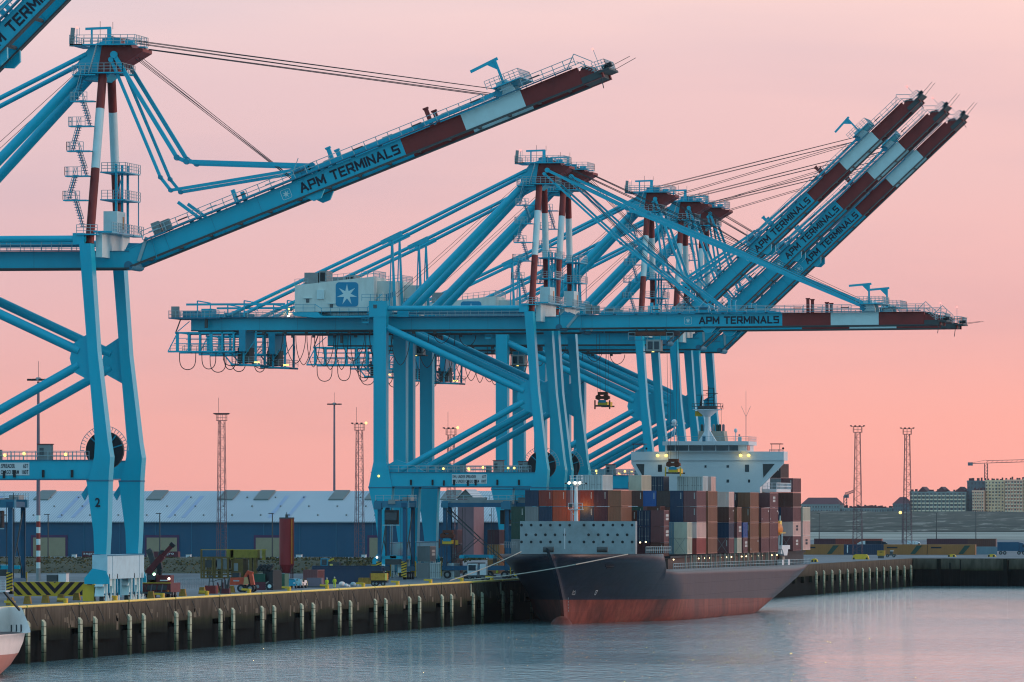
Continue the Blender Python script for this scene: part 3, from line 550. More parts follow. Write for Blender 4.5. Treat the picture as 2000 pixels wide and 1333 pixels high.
def banded_mat(name, stops, sc, rough=.85, axis=2, lo=0, hi=1, nscale=(1,1,1), bump=.3, streak=.35):
    """colour by height with a ragged edge (tide lines, stains), plus noise"""
    m, t, n, l, b = nodes_mat(name); g = n.new('ShaderNodeTexCoord'); s = n.new('ShaderNodeSeparateXYZ'); l.new(g.outputs['Object'], s.inputs[0])
    mp_ = n.new('ShaderNodeMapping'); mp_.inputs['Scale'].default_value = nscale; l.new(g.outputs['Object'], mp_.inputs[0]); z = n.new('ShaderNodeTexNoise'); z.inputs['Scale'].default_value = sc; z.inputs['Detail'].default_value = 7; z.inputs['Roughness'].default_value = .65; l.new(mp_.outputs[0], z.inputs['Vector'])
    a = n.new('ShaderNodeMapRange'); a.inputs[1].default_value = lo*K; a.inputs[2].default_value = hi*K; l.new(s.outputs[axis], a.inputs[0])
    q = n.new('ShaderNodeMath'); q.operation = 'MULTIPLY_ADD'; l.new(z.outputs[0], q.inputs[0]); q.inputs[1].default_value = streak; q.inputs[2].default_value = -streak/2; q2 = n.new('ShaderNodeMath'); l.new(q.outputs[0], q2.inputs[0]); l.new(a.outputs[0], q2.inputs[1])
    r = n.new('ShaderNodeValToRGB'); ramp(r, stops); l.new(q2.outputs[0], r.inputs[0])
    z2 = n.new('ShaderNodeTexNoise'); z2.inputs['Scale'].default_value = sc*3; z2.inputs['Detail'].default_value = 5; l.new(mp_.outputs[0], z2.inputs['Vector']); r2 = n.new('ShaderNodeValToRGB'); ramp(r2, [(.3,(.55,.55,.55)),(.65,(1.1,1.1,1.1))]); l.new(z2.outputs[0], r2.inputs[0])
    x = n.new('ShaderNodeMix'); x.data_type = 'RGBA'; x.blend_type = 'MULTIPLY'; x.inputs[0].default_value = 1; l.new(r.outputs[0], x.inputs[6]); l.new(r2.outputs[0], x.inputs[7]); l.new(x.outputs[2], b.inputs['Base Color'])
    b.inputs['Roughness'].default_value = rough; b.inputs['Specular IOR Level'].default_value = .06; bn = n.new('ShaderNodeBump'); bn.inputs['Strength'].default_value = bump; l.new(z.outputs[0], bn.inputs['Height']); l.new(bn.outputs[0], b.inputs['Normal']); return m
banded_mat('concrete', [(.0,(.006,.008,.008)),(.46,(.008,.011,.008)),(.58,(.026,.030,.015)),(.66,(.062,.052,.038)),(.8,(.085,.070,.053)),(1,(.115,.095,.075))], .35, lo=0, hi=6.4, nscale=(1,1,.22), streak=.22)
banded_mat('algae', [(0,(.003,.005,.006)),(.6,(.005,.007,.007)),(1,(.02,.02,.015))], .5, lo=0, hi=6, nscale=(1,1,.3))
banded_mat('pile', [(0,(.03,.045,.03)),(.25,(.08,.10,.065)),(.5,(.38,.42,.30)),(1,(.52,.55,.42))], 1.2, lo=0, hi=5, nscale=(1,1,.5), streak=.3)
mat('edge_yellow', (.95,.66,.15), .5, .12, .5, dirt=(.45,.33,.1))
mat('grass', (.060,.052,.026), .95, .35, .12, dirt=(.028,.034,.018)); mat('dune', (.12,.125,.10), .95, .4, .03, dirt=(.28,.25,.2), coarse=1)
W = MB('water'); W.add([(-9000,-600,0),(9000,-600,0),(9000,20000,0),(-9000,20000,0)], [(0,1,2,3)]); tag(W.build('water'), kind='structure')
G = MB('paving'); G.add([(-8000,-600,6.4),(-.3,-600,6.4),(-.3,1750.3,6.4),(8000,1750.3,6.4),(8000,19000,6.4),(-8000,19000,6.4)], [(0,1,2,3,4,5)]); tag(G.build('ground'), kind='structure')
# quay wall
mat('stain', (.12,.095,.065), .9, .4, 1.5)
PY = [(864.9+27.2*k, 873.0+27.2*k) for k in range(-8, 19)]
q = thing('quay_wall', (0, 1000, 0), 'long brown concrete quay wall with dark algae below', 'quay wall')
m = MB('algae'); m.box(-1.2,-.75,-600,1751,-2,6.2); m.build('lower_wall', q)
m = MB('concrete'); y = 600.
def panel(a, b_, z):
    m.box(-.75, 0, a+.03, b_-.03, z, 6.39)
for i, (a, c) in enumerate(PY):
    panel(a+.4, c+1.6, 3.75); nx = a+27.2
    panel(c+1.6, nx-4.6, 2.5 if i % 3 else 2.15); panel(nx-4.6, nx+.4, 3.7)
for i in range(int((1750-PY[-1][0]-27.2)/13.2)+1):
    a = PY[-1][0]+27.6+13.2*i; panel(a, min(a+13.2,1750), 3.9); m.box(-.75,-.1,a+5,a+7,2.6,3.9)
m.build('cap', q)
m.build('joint', q) if False else None
for a, c in PY:
    m = MB('algae'); m.box(-.74,.02,a-.2,a+.2,3.0,6.42,'algae'); m.build('joint', q)
    for s0 in (a-4.2, a+1.8, c+2.0):
        m = MB('dgrey'); m.bar((.04,s0,6.2),(.04,s0+3.6,4.3),.05); m.build('chain', q)
    if int(a) % 3 == 0: m = MB('pile'); m.box(.02,.1,a-1.9,a-1.2,4.4,6.3); m.build('ladder', q)
for i in range(90):
    r_ = random.Random(i); y0 = 860+r_.random()*360; z1 = r_.uniform(4.2,6.2); h = r_.uniform(.4,1.6); m = MB('stain'); m.box(0,.012,y0,y0+r_.uniform(.3,1.6),z1-h,z1); m.build('patch', q)
pile0 = None
ys = [v for p in PY for v in p]+[px_y(p, .3) for p in (1596,1611,1627,1642,1657.5,1672,1686.6,1700,1714,1728,1741,1754,1768,1781)]
for i, yy in enumerate(ys):
    if 1262 < yy < 1530: continue
    if pile0 is None:
        m = MB('pile'); m.prism([(.02,-2),(.3,-2),(.3,4.6),(.02,4.95)], -.62, .62)
        for z in (1.1,2.1,3.1,4.1): m.box(.02,.33,-.65,.65,z,z+.06,'algae')
        pile0 = m.build('fender_pile'); tag(pile0, 'pale green fender pile standing upright against the quay wall', 'pile', 'fender piles along the quay wall'); o = pile0
    else: o = copy_tree(pile0)
    o.location = (0, yy*K, 0)
    k = i//2+1
# yellow edge pipe in lengths, mooring bollards
pipe = None
for a, c in PY:
    if a > 1240: break
    if pipe is None:
        m = MB('edge_yellow'); m.tube((-.05,.3,6.58),(-.05,26.9,6.58),.15,n=8); [m.box(-.2,-.02,1+3*i,1.3+3*i,6.4,6.55,'grey') for i in range(9)]; pipe = m.build('edge_kerb'); tag(pipe, 'yellow kerb rail along the top edge of the quay wall', 'kerb', 'yellow kerb rails on the quay edge'); o = pipe
    else: o = copy_tree(pipe)
    o.location = (0, a*K, 0)
mat('bollard_yellow', (.72,.43,.03), .5, .15, 2)
m = MB('bollard_yellow'); m.tube((0,0,0),(0,0,.85),.28,n=10); m.bar((.25,0,.72),(-1.0,0,.78),.34,.26); m.box(-.4,.4,-.4,.4,0,.08)
bol = m.build('mooring_bollard'); tag(bol, 'small yellow mooring bollard on the quay edge', 'bollard', 'yellow mooring bollards on the quay edge')
for k in range(-3, 14):
    o = bol if k == -3 else copy_tree(bol); o.location = (-1.0*K, (862.3+27.1*k)*K, 6.4*K)
# far wall of the dock
fw = thing('dock_wall', (200, 1750, 0), 'dark concrete dock wall closing the basin at right', 'dock wall')
m = MB('algae'); m.box(0,7900,1750.6,1751,-2,6.3)
for i in range(80): m.box(1.5+i*.9,2.0+i*.9,1750.4,1750.62,-1,4.5)
m.build('sheet_piling', fw)
m = MB('concrete'); m.box(0,7900,1750,1750.6,6.0,6.39)
for i in range(12): m.box(.2+11*i,10.9+11*i,1749.8,1750.6,3.9-.3*(i % 2),6.0)
m.build('cap', fw)
m = MB('algae')
for px in (1834,1856,1964): x = px_x(px,1750); w = .9 if px != 1856 else .4; m.box(x-w/2,x+w/2,1749.3,1749.8,-1,6.3 if px != 1856 else 5.4)
m.build('buttress', fw)
# grass bank in front of the sheds
def terrain(name, x0, x1, y0, y1, nx, ny, f, mt, kind='structure'):
    m = MB(mt); vs = []; fs = []
    for j in range(ny+1):
        for i in range(nx+1):
            x = x0+(x1-x0)*i/nx; y = y0+(y1-y0)*j/ny; vs.append((x, y, f(x, y, i/nx, j/ny)))
    for j in range(ny):
        for i in range(nx): a = j*(nx+1)+i; fs.append((a, a+1, a+nx+2, a+nx+1))
    m.add(vs, fs, mt, True); o = m.build(name); tag(o, kind=kind); return o
from mathutils import noise
def nf(x, y, s): return noise.fractal(Vector((x*s, y*s, 0)), .9, 2, 5)
terrain('grass_bank', -190, -30, 1325, 1460, 160, 50, lambda x, y, u, v: 6.3+2.5*sin(pi*min(1, v*1.5))**.8*(1+.18*nf(x,y,.06))*min(1,(u)*14,(1-u)*6)+.12*nf(x,y,.5) if v < .66 else 6.3, 'grass')
rnd = random.Random(5)
# reeds and tufts on the bank
m = MB('grass')
for i in range(7000):
    x = rnd.uniform(-186,-34); v = rnd.random()**1.3*.45; y = 1326+135*v
    z = 6.2+2.45*sin(pi*min(1,v*1.5))**.8; h = rnd.uniform(.15,.5); w = rnd.uniform(.12,.35); dx = rnd.uniform(-.2,.2); a = rnd.uniform(-.3,.3)
    m.add([(x-w,y+a,z),(x+w,y-a,z),(x+w*.3+dx,y,z+h),(x-w*.5+dx,y,z+h*.8)], [(0,1,2,3)], ('grass','reed')[rnd.random() < .45])
mat('reed', (.15,.10,.035), .9, .3, .5)
tag(m.build('rough_grass'), kind='stuff')
m, t, n, l, b = nodes_mat('dune_sand'); g = n.new('ShaderNodeTexCoord'); z1 = wave((.09,.007,1), 0, 8, 1, .4)
r1 = n.new('ShaderNodeValToRGB'); ramp(r1, [(.36,(.022,.027,.022)),(.48,(.036,.04,.030)),(.57,(.06,.06,.045)),(.63,(.22,.19,.16))]); l.new(z1.outputs[0], r1.inputs[0])
gm = n.new('ShaderNodeNewGeometry'); l.new(r1.outputs[0], b.inputs['Base Color']); b.inputs['Roughness'].default_value = .95
# dunes and the land beyond
def dunef(x, y, u, v):
    e = sin(pi*min(1, v*1.25))**.7 if v < .8 else 0
    return 6.2+(9.2+2.0*nf(x,y,.012))*e*(1 if v < .8 else 0)+.5*nf(x,y,.06) if v < .8 else 6.2+4*(1-v)
terrain('dune', -900, 1500, 3620, 4500, 300, 60, dunef, 'dune_sand')
# ------------------------------------------------------------------ long shed
mat('cladding', (.010,.075,.150), .6, .10, .2, stretch=(1,1,.1)); mat('door_beige', (.30,.24,.16), .7, .1, 1); mat('plum', (.08,.03,.09), .7); mat('hatch', (.13,.16,.16), .6); mat('skylight', (.20,.29,.45), .4)
m, t, n, l, b = nodes_mat('roofing'); g = n.new('ShaderNodeTexCoord'); z1 = wave((.05,.02,.05), 0, 5, 1)
r1 = n.new('ShaderNodeValToRGB'); ramp(r1, [(.3,(.34,.40,.46)),(.6,(.44,.50,.55)),(.8,(.50,.55,.58))]); l.new(z1.outputs[0], r1.inputs[0])
wv = n.new('ShaderNodeTexWave'); wv.bands_direction = 'X'; wv.inputs['Scale'].default_value = .45; wv.inputs['Distortion'].default_value = 0; l.new(g.outputs['Object'], wv.inputs['Vector'])
r2 = n.new('ShaderNodeValToRGB'); ramp(r2, [(.2,(.72,.72,.72)),(.6,(1,1,1))]); l.new(wv.outputs[0], r2.inputs[0]); x = n.new('ShaderNodeMix'); x.data_type = 'RGBA'; x.blend_type = 'MULTIPLY'; x.inputs[0].default_value = 1  # dark stripes: shade of the corrugation furrows put into the colour
l.new(r1.outputs[0], x.inputs[6]); l.new(r2.outputs[0], x.inputs[7]); l.new(x.outputs[2], b.inputs['Base Color']); b.inputs['Roughness'].default_value = .5
X0, X1, YF, EZ, RZ = -262, -70, 1780, 14.85, 21.9
sh = thing('warehouse', (-150, YF, 6.4), 'long blue warehouse with a pale corrugated roof behind the quay', 'warehouse')
m = MB('cladding'); m.box(X0,X1,YF,YF+60,6.3,EZ)
m.add([(X0,YF,EZ),(X0,YF+60,EZ),(X0,YF+30,RZ),(X1,YF,EZ),(X1,YF+60,EZ),(X1,YF+30,RZ)], [(0,2,1),(3,4,5)])
for i in range(22): m.box(X0+8.7*i-.06,X0+8.7*i+.06,YF-.12,YF,6.4,EZ,'steel_blue')
m.build('wall', sh)
m = MB('roofing'); s = (RZ-EZ)/30; m.add([(X0-.5,YF-.8,EZ-.1),(X1+.5,YF-.8,EZ-.1),(X1+.5,YF+30,RZ+.1),(X0-.5,YF+30,RZ+.1),(X1+.5,YF+60.8,EZ-.1),(X0-.5,YF+60.8,EZ-.1),
    (X0-.5,YF-.8,EZ-.35),(X1+.5,YF-.8,EZ-.35)], [(0,1,2,3),(3,2,4,5),(6,7,1,0)]); rf = m.build('roof', sh)
def slab(xc, w, ya, yb, up, mt, nm):
    m = MB(mt); za, zb = EZ+.1+s*ya, EZ+.1+s*yb
    vs = [(xc-w/2,YF+ya,za),(xc+w/2,YF+ya,za),(xc+w/2,YF+yb,zb),(xc-w/2,YF+yb,zb)]; vs += [(a,b_,c+up) for a,b_,c in vs]
    m.add(vs, [(4,5,6,7),(0,1,5,4),(1,2,6,5),(2,3,7,6),(3,0,4,7)]); m.build(nm, sh)
for px in (-80,65,285,425,495,641,712,860): x = px_x(px, YF+20); slab(x+1.7, 3.6, 20.5, 29.5, .35, 'hatch', 'roof_hatch')
for px in (-65,-38,115,142,330,358,526,561,760,790): x = px_x(px, YF+3); slab(x, 1.0, 3, 25, .03, 'skylight', 'skylight')
m = MB('hatch')
for i in range(28):
    for j in range(3):
        x = X0+6+6.9*i+(j % 2)*3; yv = 5+9*j; m.tube((x,YF+yv,EZ+s*yv),(x,YF+yv,EZ+s*yv+.4),.22,n=6)
m.build('roof_vent', sh)
for px0, px1 in ((65,128),(287,346),(500,560),(722,742),(-90,-30)):
    xa, xb = px_x(px0,YF), px_x(px1,YF); m = MB('plum'); m.box(xa-.5,xb+.5,YF-.2,YF,6.4,11.5); d = m.build('door_frame', sh); m = MB('door_beige'); m.box(xa,xb,YF-.3,YF-.2,6.4,10.9); m.build('door', sh)
mat('maroon', (.10,.018,.03), .6)
for px0, px1 in ((160,196),(300,348)):
    xa, xb = px_x(px0,1560), px_x(px1,1560); m = MB('maroon'); 
    m.box(xa,xb,1560,1562,6.4,8.9); o = tag(m.build('storage_container', None, ((xa+xb)/2,1560,6.4)), 'maroon container marked in white behind the grass, '+('left of the near crane legs' if px0 < 200 else 'right of the near crane legs'), 'container')
    put_text('aegro', 'lettering', o, (xb-3.6,1559.9,8.1), 2.7, .5, m='signwhite', bold=.01)
for px, a in ((140,.9),(363,1.0),(578,1.2),(706,.9)):
    x = px_x(px,1600); m = MB('signwhite'); m.box(x,x+a,1600,1601,6.4,8.0); m.box(x-.05,x+a+.05,1599.9,1601.1,8.0,8.1,'grey'); m.box(x+.2,x+.6,1599.94,1600,6.6,7.6,'grey'); tag(m.build('equipment_cabinet', None, (x,1600,6.4)), {140:'small white cabinet right of the leftmost beige door',363:'small white cabinet right of the second beige door',578:'small white cabinet just right of the red silo',706:'small white cabinet left of the crane leg numbered 3'}[px], 'cabinet')
# small gabled shed in front of the long one
g2 = thing('gabled_shed', (px_x(911,1770),1765,6.4), 'small gabled shed with pale roof seen under the crane portal', 'shed')
mat('shed_pink', (.17,.10,.12), .7); xc = px_x(911,1765); m = MB('hatch'); m.add([(xc-1.9,1764,20.2),(xc+1.9,1764,20.2),(xc,1764,22.2)], [(0,1,2)]); m.box(xc-1.9,xc+1.9,1764,1778,6.4,20.2,'shed_pink'); m.build('wall', g2)
m = MB('roofing'); m.add([(xc,1763.5,22.3),(xc-2.2,1763.5,20.05),(xc-2.2,1778,20.05),(xc,1778,22.3),(xc+2.2,1763.5,20.05),(xc+2.2,1778,20.05)], [(0,1,2,3),(0,3,5,4)]); m.build('roof', g2)
# ------------------------------------------------------------------ light masts
def lamps(m, x, y, z, n, r, lit=()):
    for i in range(n):
        a = 2*pi*i/n+.3; p = (x+r*cos(a), y+r*sin(a), z); m.bar((x+r*.45*cos(a),y+r*.45*sin(a),z), p, .08, m='dgrey'); m.box(p[0]-.3,p[0]+.3,p[1]-.25,p[1]+.25,z-.14,z+.16,'black')
        if i in lit: m.ball((p[0],p[1]-.26,z-.02), .22, 'lamp', 8, 5)
def mono_mast(px, pyb, X, Y, ztop, lab, striped=False):
    t = thing('light_mast', (X, Y, 6.4), lab, 'light mast', 'tall light masts'); m = MB('dgrey' if not striped else 'grey')
    if striped:
        m.tube((X,Y,6.4),(X,Y,8.4),.36,'grey'); z = 8.4
        for i in range(9): m.tube((X,Y,z),(X,Y,z+.93),.34,'white' if i % 2 == 0 else 'red'); z += .93
        m.tube((X,Y,z),(X,Y,ztop-.6),.33,'mauve_grey',r2=.2)
    else: m.tube((X,Y,6.4),(X,Y,ztop-.4),.36,'mauve_grey',r2=.22)
    m.build('pole', t); m = MB('dgrey'); m.tube((X,Y,ztop-.5),(X,Y,ztop+.05),.8,'grey',12,r2=.3); lamps(m,X,Y,ztop-.35,9,1.5); m.build('lamp_ring', t)
    m = MB('dgrey'); m.bar((X,Y,ztop),(X,Y,ztop+2.6),.06); m.build('lightning_rod', t)
mat('mauve_grey', (.16,.13,.17), .6)
mono_mast(75,0,-73.8,1187,38.6,'grey light mast with red and white bands at its foot, far left',True)
mono_mast(653,0,px_x(653,1870),1870,44,'slender plain light mast without lattice, behind the warehouse')
def lattice(px, Y, ztop, lab, lit=(), w0=1.0, w1=.65, rod=True, style=0):
    X = px_x(px, Y); t = thing('lattice_mast', (X, Y, 6.4), lab, 'lattice mast', 'lattice floodlight masts'); m = MB('mast_red')
    N = int((ztop-6.4)/1.3); zt = ztop-2
    for i in range(4):
        sx, sy = ((-1,-1),(1,-1),(1,1),(-1,1))[i]; m.bar((X+sx*w0,Y+sy*w0,6.4),(X+sx*w1,Y+sy*w1,zt),.11)
    for k in range(N):
        za, zb = 6.4+(zt-6.4)*k/N, 6.4+(zt-6.4)*(k+1)/N; wa = w0+(w1-w0)*k/N; wb = w0+(w1-w0)*(k+1)/N
        for (ax, ay), (bx, by) in (((-1,-1),(1,-1)),((1,-1),(1,1)),((-1,1),(1,1)),((-1,-1),(-1,1))):
            m.bar((X+ax*wa,Y+ay*wa,za),(X+bx*wa,Y+by*wa,za),.055); m.bar((X+ax*wa,Y+ay*wa,za),(X+bx*wb,Y+by*wb,zb),.05) if k % 2 else m.bar((X+bx*wa,Y+by*wa,za),(X+ax*wb,Y+ay*wb,zb),.05)
    m.bar((X-.1,Y-w1,6.4),(X-.1,Y-w1,zt),.14); m.build('lattice', t)
    m = MB('mast_red'); m.box(X-1.0,X+1.0,Y-1.0,Y+1.0,zt,zt+.12)
    for a, b_ in (((-1,-1),(1,-1)),((1,-1),(1,1)),((-1,1),(1,1)),((-1,-1),(-1,1))): m.rail((X+a[0],Y+a[1],zt),(X+b_[0],Y+b_[1],zt),1.4,step=.9,w=.07)
    m.build('platform', t); m = MB('dgrey'); m.box(X-1.6,X+1.6,Y-.2,Y+.2,zt+1.4,zt+1.5)
    n = 7 if style == 0 else 4
    for i in range(n):
        x = X-1.6+3.2*i/(n-1); m.box(x-.22,x+.22,Y-.5,Y,zt+1.5,zt+1.75,'black'); 
        if i in lit: m.ball((x,Y-.5,zt+1.65),.3,'lamp',8,5)
    m.build('floodlights', t)
    if rod: m = MB('dgrey'); m.bar((X-.7,Y,zt+1.8),(X-.7,Y,zt+5.2),.07); m.build('lightning_rod', t)
mat('mast_red', (.13,.07,.085), .6)
lattice(433,1690,39.5,'lattice mast with full row of unlit floodlights, left of the slender mast')
lattice(702,1690,37.3,'lattice mast with one lit yellow lamp, just left of the crane leg numbered 3',(3,),style=1)
lattice(881,1690,36.2,'lattice mast with one lit yellow lamp, seen between the crane legs',(3,),style=1)
lattice(1675,1858,38.3,'lattice mast right of the ship, left one of the two at right',(),1.15,.6,False,1)
lattice(1772,1900,38.2,'lattice mast nearest the right edge, in front of the long grey building',(),1.15,.6,False,1)
def lamp_post(px, Y, z, lit, lab):
    X = px_x(px, Y); t = thing('street_lamp', (X,Y,6.4), lab, 'lamp post'); m = MB('dgrey'); m.tube((X,Y,6.4),(X,Y,z),.16,n=6,r2=.1); m.build('pole', t)
    m = MB('dgrey'); m.box(X-.8,X+.3,Y-.15,Y+.15,z,z+.15); 
    if lit: m.ball((X-.6,Y-.1,z-.1),.5,'lamp',8,5)
    m.build('lamp_head', t)
lamp_post(1762,2500,zz(1001,-80,2500),True,'lamp post with lit yellow lamp beside the right lattice mast')
lamp_post(1829,2300,zz(1003,-60,2300),False,'unlit dark pole in front of the dunes, right of the lattice masts')
lamp_post(1906,2300,zz(998,-50,2300),False,'unlit dark pole below the tower crane')
lamp_post(1600,2400,zz(1004,-90,2400),False,'thin pole just right of the ship stern')
lamp_post(94,1500,zz(1006,-110,1500),False,'small lamp pole right of the striped mast')
lamp_post(312,1500,zz(1004,-110,1500),False,'small lamp pole in front of the roof, right of the near crane')
lamp_post(532,1500,zz(1004,-110,1500),False,'small lamp pole left of the red silo')
# ------------------------------------------------------------------ town beyond the dunes
for nm, c in (('plaster_grey',(.24,.27,.28)),('plaster_pink_lit',(.85,.46,.34)),('plaster_sand_lit',(.85,.58,.38)),('roof_red',(.14,.05,.06)),('plaster_dark',(.16,.17,.20))): mat(nm, c, .8, .1, .1)  # pink and sand plaster carry the warm evening light in their colour
mat('win', (.13,.10,.12), .4); mat('balc', (.85,.66,.50), .7)
def bld(name, lab, px0, px1, py0, py1, Y, dep, base, floors, bays, gab=(), style=0, seed=1, win='win'):
    xa, xb = px_x(px0,Y), px_x(px1,Y); z0, z1 = zz(py1,(xa+xb)/2,Y)-3, zz(py0,(xa+xb)/2,Y); t = thing(name, ((xa+xb)/2,Y,z0), lab, 'building')
    m = MB(base); m.box(xa,xb,Y,Y+dep,z0,z1); m.box(xa-.2,xb+.2,Y-.25,Y,z1-.7,z1+.3); m.build('wall', t); r = random.Random(seed); fh = (z1-z0-1)/floors; bw = (xb-xa)/bays
    for j in range(floors):
        zz_ = z0+.6+fh*j
        if style in (1, 2):
            for i in range(bays):
                if style == 2 and i % 3 == 2: continue
                m = MB('balc'); m.box(xa+bw*(i+.08),xa+bw*(i+.80),Y-1.1,Y,zz_,zz_+fh*.33); m.build('balcony', t) if j*bays+i < 100 else None
    for j in range(floors):
        zz_ = z0+.6+fh*j+fh*.35
        for i in range(bays):
            w = r.choice((.3,.45,.55)); m = MB(win); m.box(xa+bw*(i+.12),xa+bw*(i+.12+w),Y-.06,Y,zz_,zz_+fh*.48); m.build('window', t)
        if style == 0: m = MB('plaster_dark'); m.box(xa,xb,Y-.12,Y,zz_-fh*.3,zz_-fh*.2); m.build('cornice', t)
    m = MB('roof_red')
    for (g0, g1, gy) in (gab if gab != 'hip' else ()):
        a, b_ = px_x(g0,Y), px_x(g1,Y); zt = zz(gy,(a+b_)/2,Y); m.prism([(a,z1),((a+b_)/2,zt),(b_,z1)], Y-.3, Y+dep)
    if gab == 'hip':
        d = 2.6*(z1-z0)/6; m.add([(xa-.4,Y-.4,z1),(xb+.4,Y-.4,z1),(xb+.4,Y+dep,z1),(xa-.4,Y+dep,z1),(xa+3,Y+dep/2,z1+4.2),(xb-3,Y+dep/2,z1+4.2)], [(0,1,5,4),(1,2,5),(2,3,4,5),(3,0,4)])
    else:
        for i in range(bays): x = xa+bw*(i+r.random()*.8); m.box(x,x+.6+r.random(),Y+1,Y+2.5,z1+.3,z1+.8+r.random()*1.3)
    m.build('roof', t); return t
YB = 4560
bld('terrace_house','low hipped-roof houses just right of the ship stern',1565,1640,986,1002,YB,20,'plaster_grey',3,14,'hip')
bld('terrace_house','long low row of houses with a red roof between the two cranes',1645,1742,993,1004,YB,20,'plaster_grey',2,20,[(1650,1740,988)])
bld('corner_house','dark hip-roofed house left of the long grey building',1744,1775,985,1005,YB-10,20,'plaster_dark',4,6,'hip')
bld('apartment_building','long grey apartment building with three red gables',1777,1887,961,1006,YB,22,'plaster_grey',7,14,[(1792,1812,951),(1827,1850,951),(1864,1888,951)],1)
bld('apartment_building','grey upper block with dark top left of the balcony tower',1889,1925,940,1006,YB+6,20,'plaster_dark',9,5,(),0,2)
bld('apartment_building','pink apartment front, lower than the towers behind it',1899,1922,959,1006,YB-6,8,'plaster_pink_lit',9,5,(),1,3)
bld('apartment_tower','tall sand-coloured tower with stacked balconies below the tower crane',1925,1962,939,1008,YB,20,'plaster_sand_lit',12,6,(),2,4)
bld('apartment_tower','tall pink-orange balcony tower at the right edge of the picture',1963,1998,938,1012,YB-4,20,'plaster_pink_lit',12,6,(),1,5)
bld('apartment_tower','partly cut off apartment tower right at the frame edge',1999,2040,936,1014,YB-4,20,'plaster_sand_lit',12,7,(),1,6)
def tower_crane(px, Y, pyt, pyj, pxa, pxb, lab, pyb):
    X = px_x(px,Y); zj = zz(pyj,X,Y); zb = zz(pyb,X,Y); t = thing('tower_crane', (X,Y,zb), lab, 'tower crane'); m = MB('mast_red')
    for sx in (-1,1):
        for sy in (-1,1): m.bar((X+sx*.9,Y+sy*.9,zb),(X+sx*.9,Y+sy*.9,zj),.3)
    k = int((zj-zb)/1.8)
    for i in range(k):
        z = zb+(zj-zb)*i/k; m.bar((X-.9,Y-.9,z),(X+.9,Y-.9,z+(zj-zb)/k),.22)
        m.bar((X-.9,Y-.9,z),(X+.9,Y-.9,z),.2)
    m.build('mast', t); m = MB('mast_red'); xa, xb = px_x(pxa,Y), px_x(pxb,Y); rise = 1.6 if pxb-px > 40 else 2.4
    m.bar((xa,Y,zj),(xb,Y,zj+rise),.35); m.bar((X,Y,zj+1.8),(xb,Y,zj+rise+1.2),.28); N_ = 14
    for i in range(N_): f = i/N_; x = X+(xb-X)*f; m.bar((x,Y,zj+rise*(x-xa)/(xb-xa)),(x+(xb-X)/N_*.5,Y,zj+1.8+(rise-.6)*f),.18)
    m.bar((xa,Y,zj),(X,Y,zj+2.2),.18); m.build('jib', t); m = MB('plaster_dark'); m.box(xa-.4,xa+2.4,Y-1,Y+1,zj-1.2,zj+.8); m.build('counterweight', t); return t
tower_crane(1926,4590,0,906,1892,2060,'tower crane with long jib above the apartment towers',938)
tower_crane(1651,4590,0,969,1650,1668,'small distant tower crane left of the left lattice mast',1000)
# ------------------------------------------------------------------ containers
PAL = {'brown':(.10,.028,.02),'tan':(.25,.095,.05),'navy':(.006,.026,.07),'maroon':(.07,.012,.022),'mauve':(.17,.055,.06),'red':(.33,.05,.04),'pink':(.70,.46,.41),'cream':(.50,.47,.38),
       'dark green':(.012,.05,.035),'blue':(.015,.08,.28),'grey':(.20,.21,.22),'white':(.50,.54,.55),'orange':(.36,.06,.02),'rust red':(.22,.028,.016),'dark brown':(.055,.03,.03),'blue grey':(.14,.22,.27),'amber':(.33,.13,.03),'teal':(.01,.11,.12)}
for c, v in PAL.items(): mat('paint_'+c, v, .42, .22, .5, dirt=tuple(a*.5+.03 for a in v), stretch=(1,1,.3), spec=.5)
mat('lock', (.25,.26,.27), .5); mat('chalk', (.60,.60,.58), .6)
CW, CH, CL, CS = 2.14, 2.56, 10.8, 5.36
CM = {}
def cont_mesh(col, L, door, mark):
    key = (col, L, door, mark)
    if key in CM: return CM[key]
    m = MB('paint_'+col); w = CW; h = CH-.04; e = .07
    m.box(e,w-e,e,L-e,.05,h-e)
    for x in (0, w-.14):
        for y in (0, L-.14): m.box(x,x+.14,y,y+.14,0,h)
    for z in (0, h-.13):
        m.box(.14,w-.14,0,.1,z,z+.13); m.box(.14,w-.14,L-.1,L,z,z+.13); m.box(0,.1,.14,L-.14,z,z+.13); m.box(w-.1,w,.14,L-.14,z,z+.13)
    n = int(L/.42)
    for i in range(n): y = .3+(L-.6)*i/n; m.box(w-e,w-.02,y,y+.19,.13,h-.13)
    if door:
        m.box(w/2-.02,w/2+.02,.03,e,.13,h-.13,'black')
        for x in (.38,.78,w-.78,w-.38): m.bar((x,.03,.15),(x,.03,h-.15),.05,m='lock'); m.box(x-.12,x+.12,.0,.05,.95,1.05,'lock')
    else:
        for i in range(7): x = .24+(w-.48)*i/7; m.box(x,x+.13,.03,e,.13,h-.13)
    r = random.Random(hash(col) % 7+int(L))
    if mark == 1:                                   # number column on the end
        for i in range(6): m.box(w-.45,w-.33,.0,.03,h-.45-.17*i,h-.34-.17*i,'chalk')
    if mark == 2:                                   # lettering block on the long side
        for i in range(4):
            for j in range(2): m.box(w-.02,w+.005,L*.38+i*.75,L*.38+i*.75+.5,h*.38+j*.55,h*.38+j*.55+.4,'chalk' if col not in ('pink','cream','white') else 'ink')
    if mark == 3:
        m.box(w-.02,w+.005,L-1.5,L-.7,h-.7,h-.45,'chalk'); m.box(w-.02,w+.005,.7,1.1,.5,.75,'chalk')
    me = m.mesh('shipping_container'); CM[key] = me; return me
USED = {}
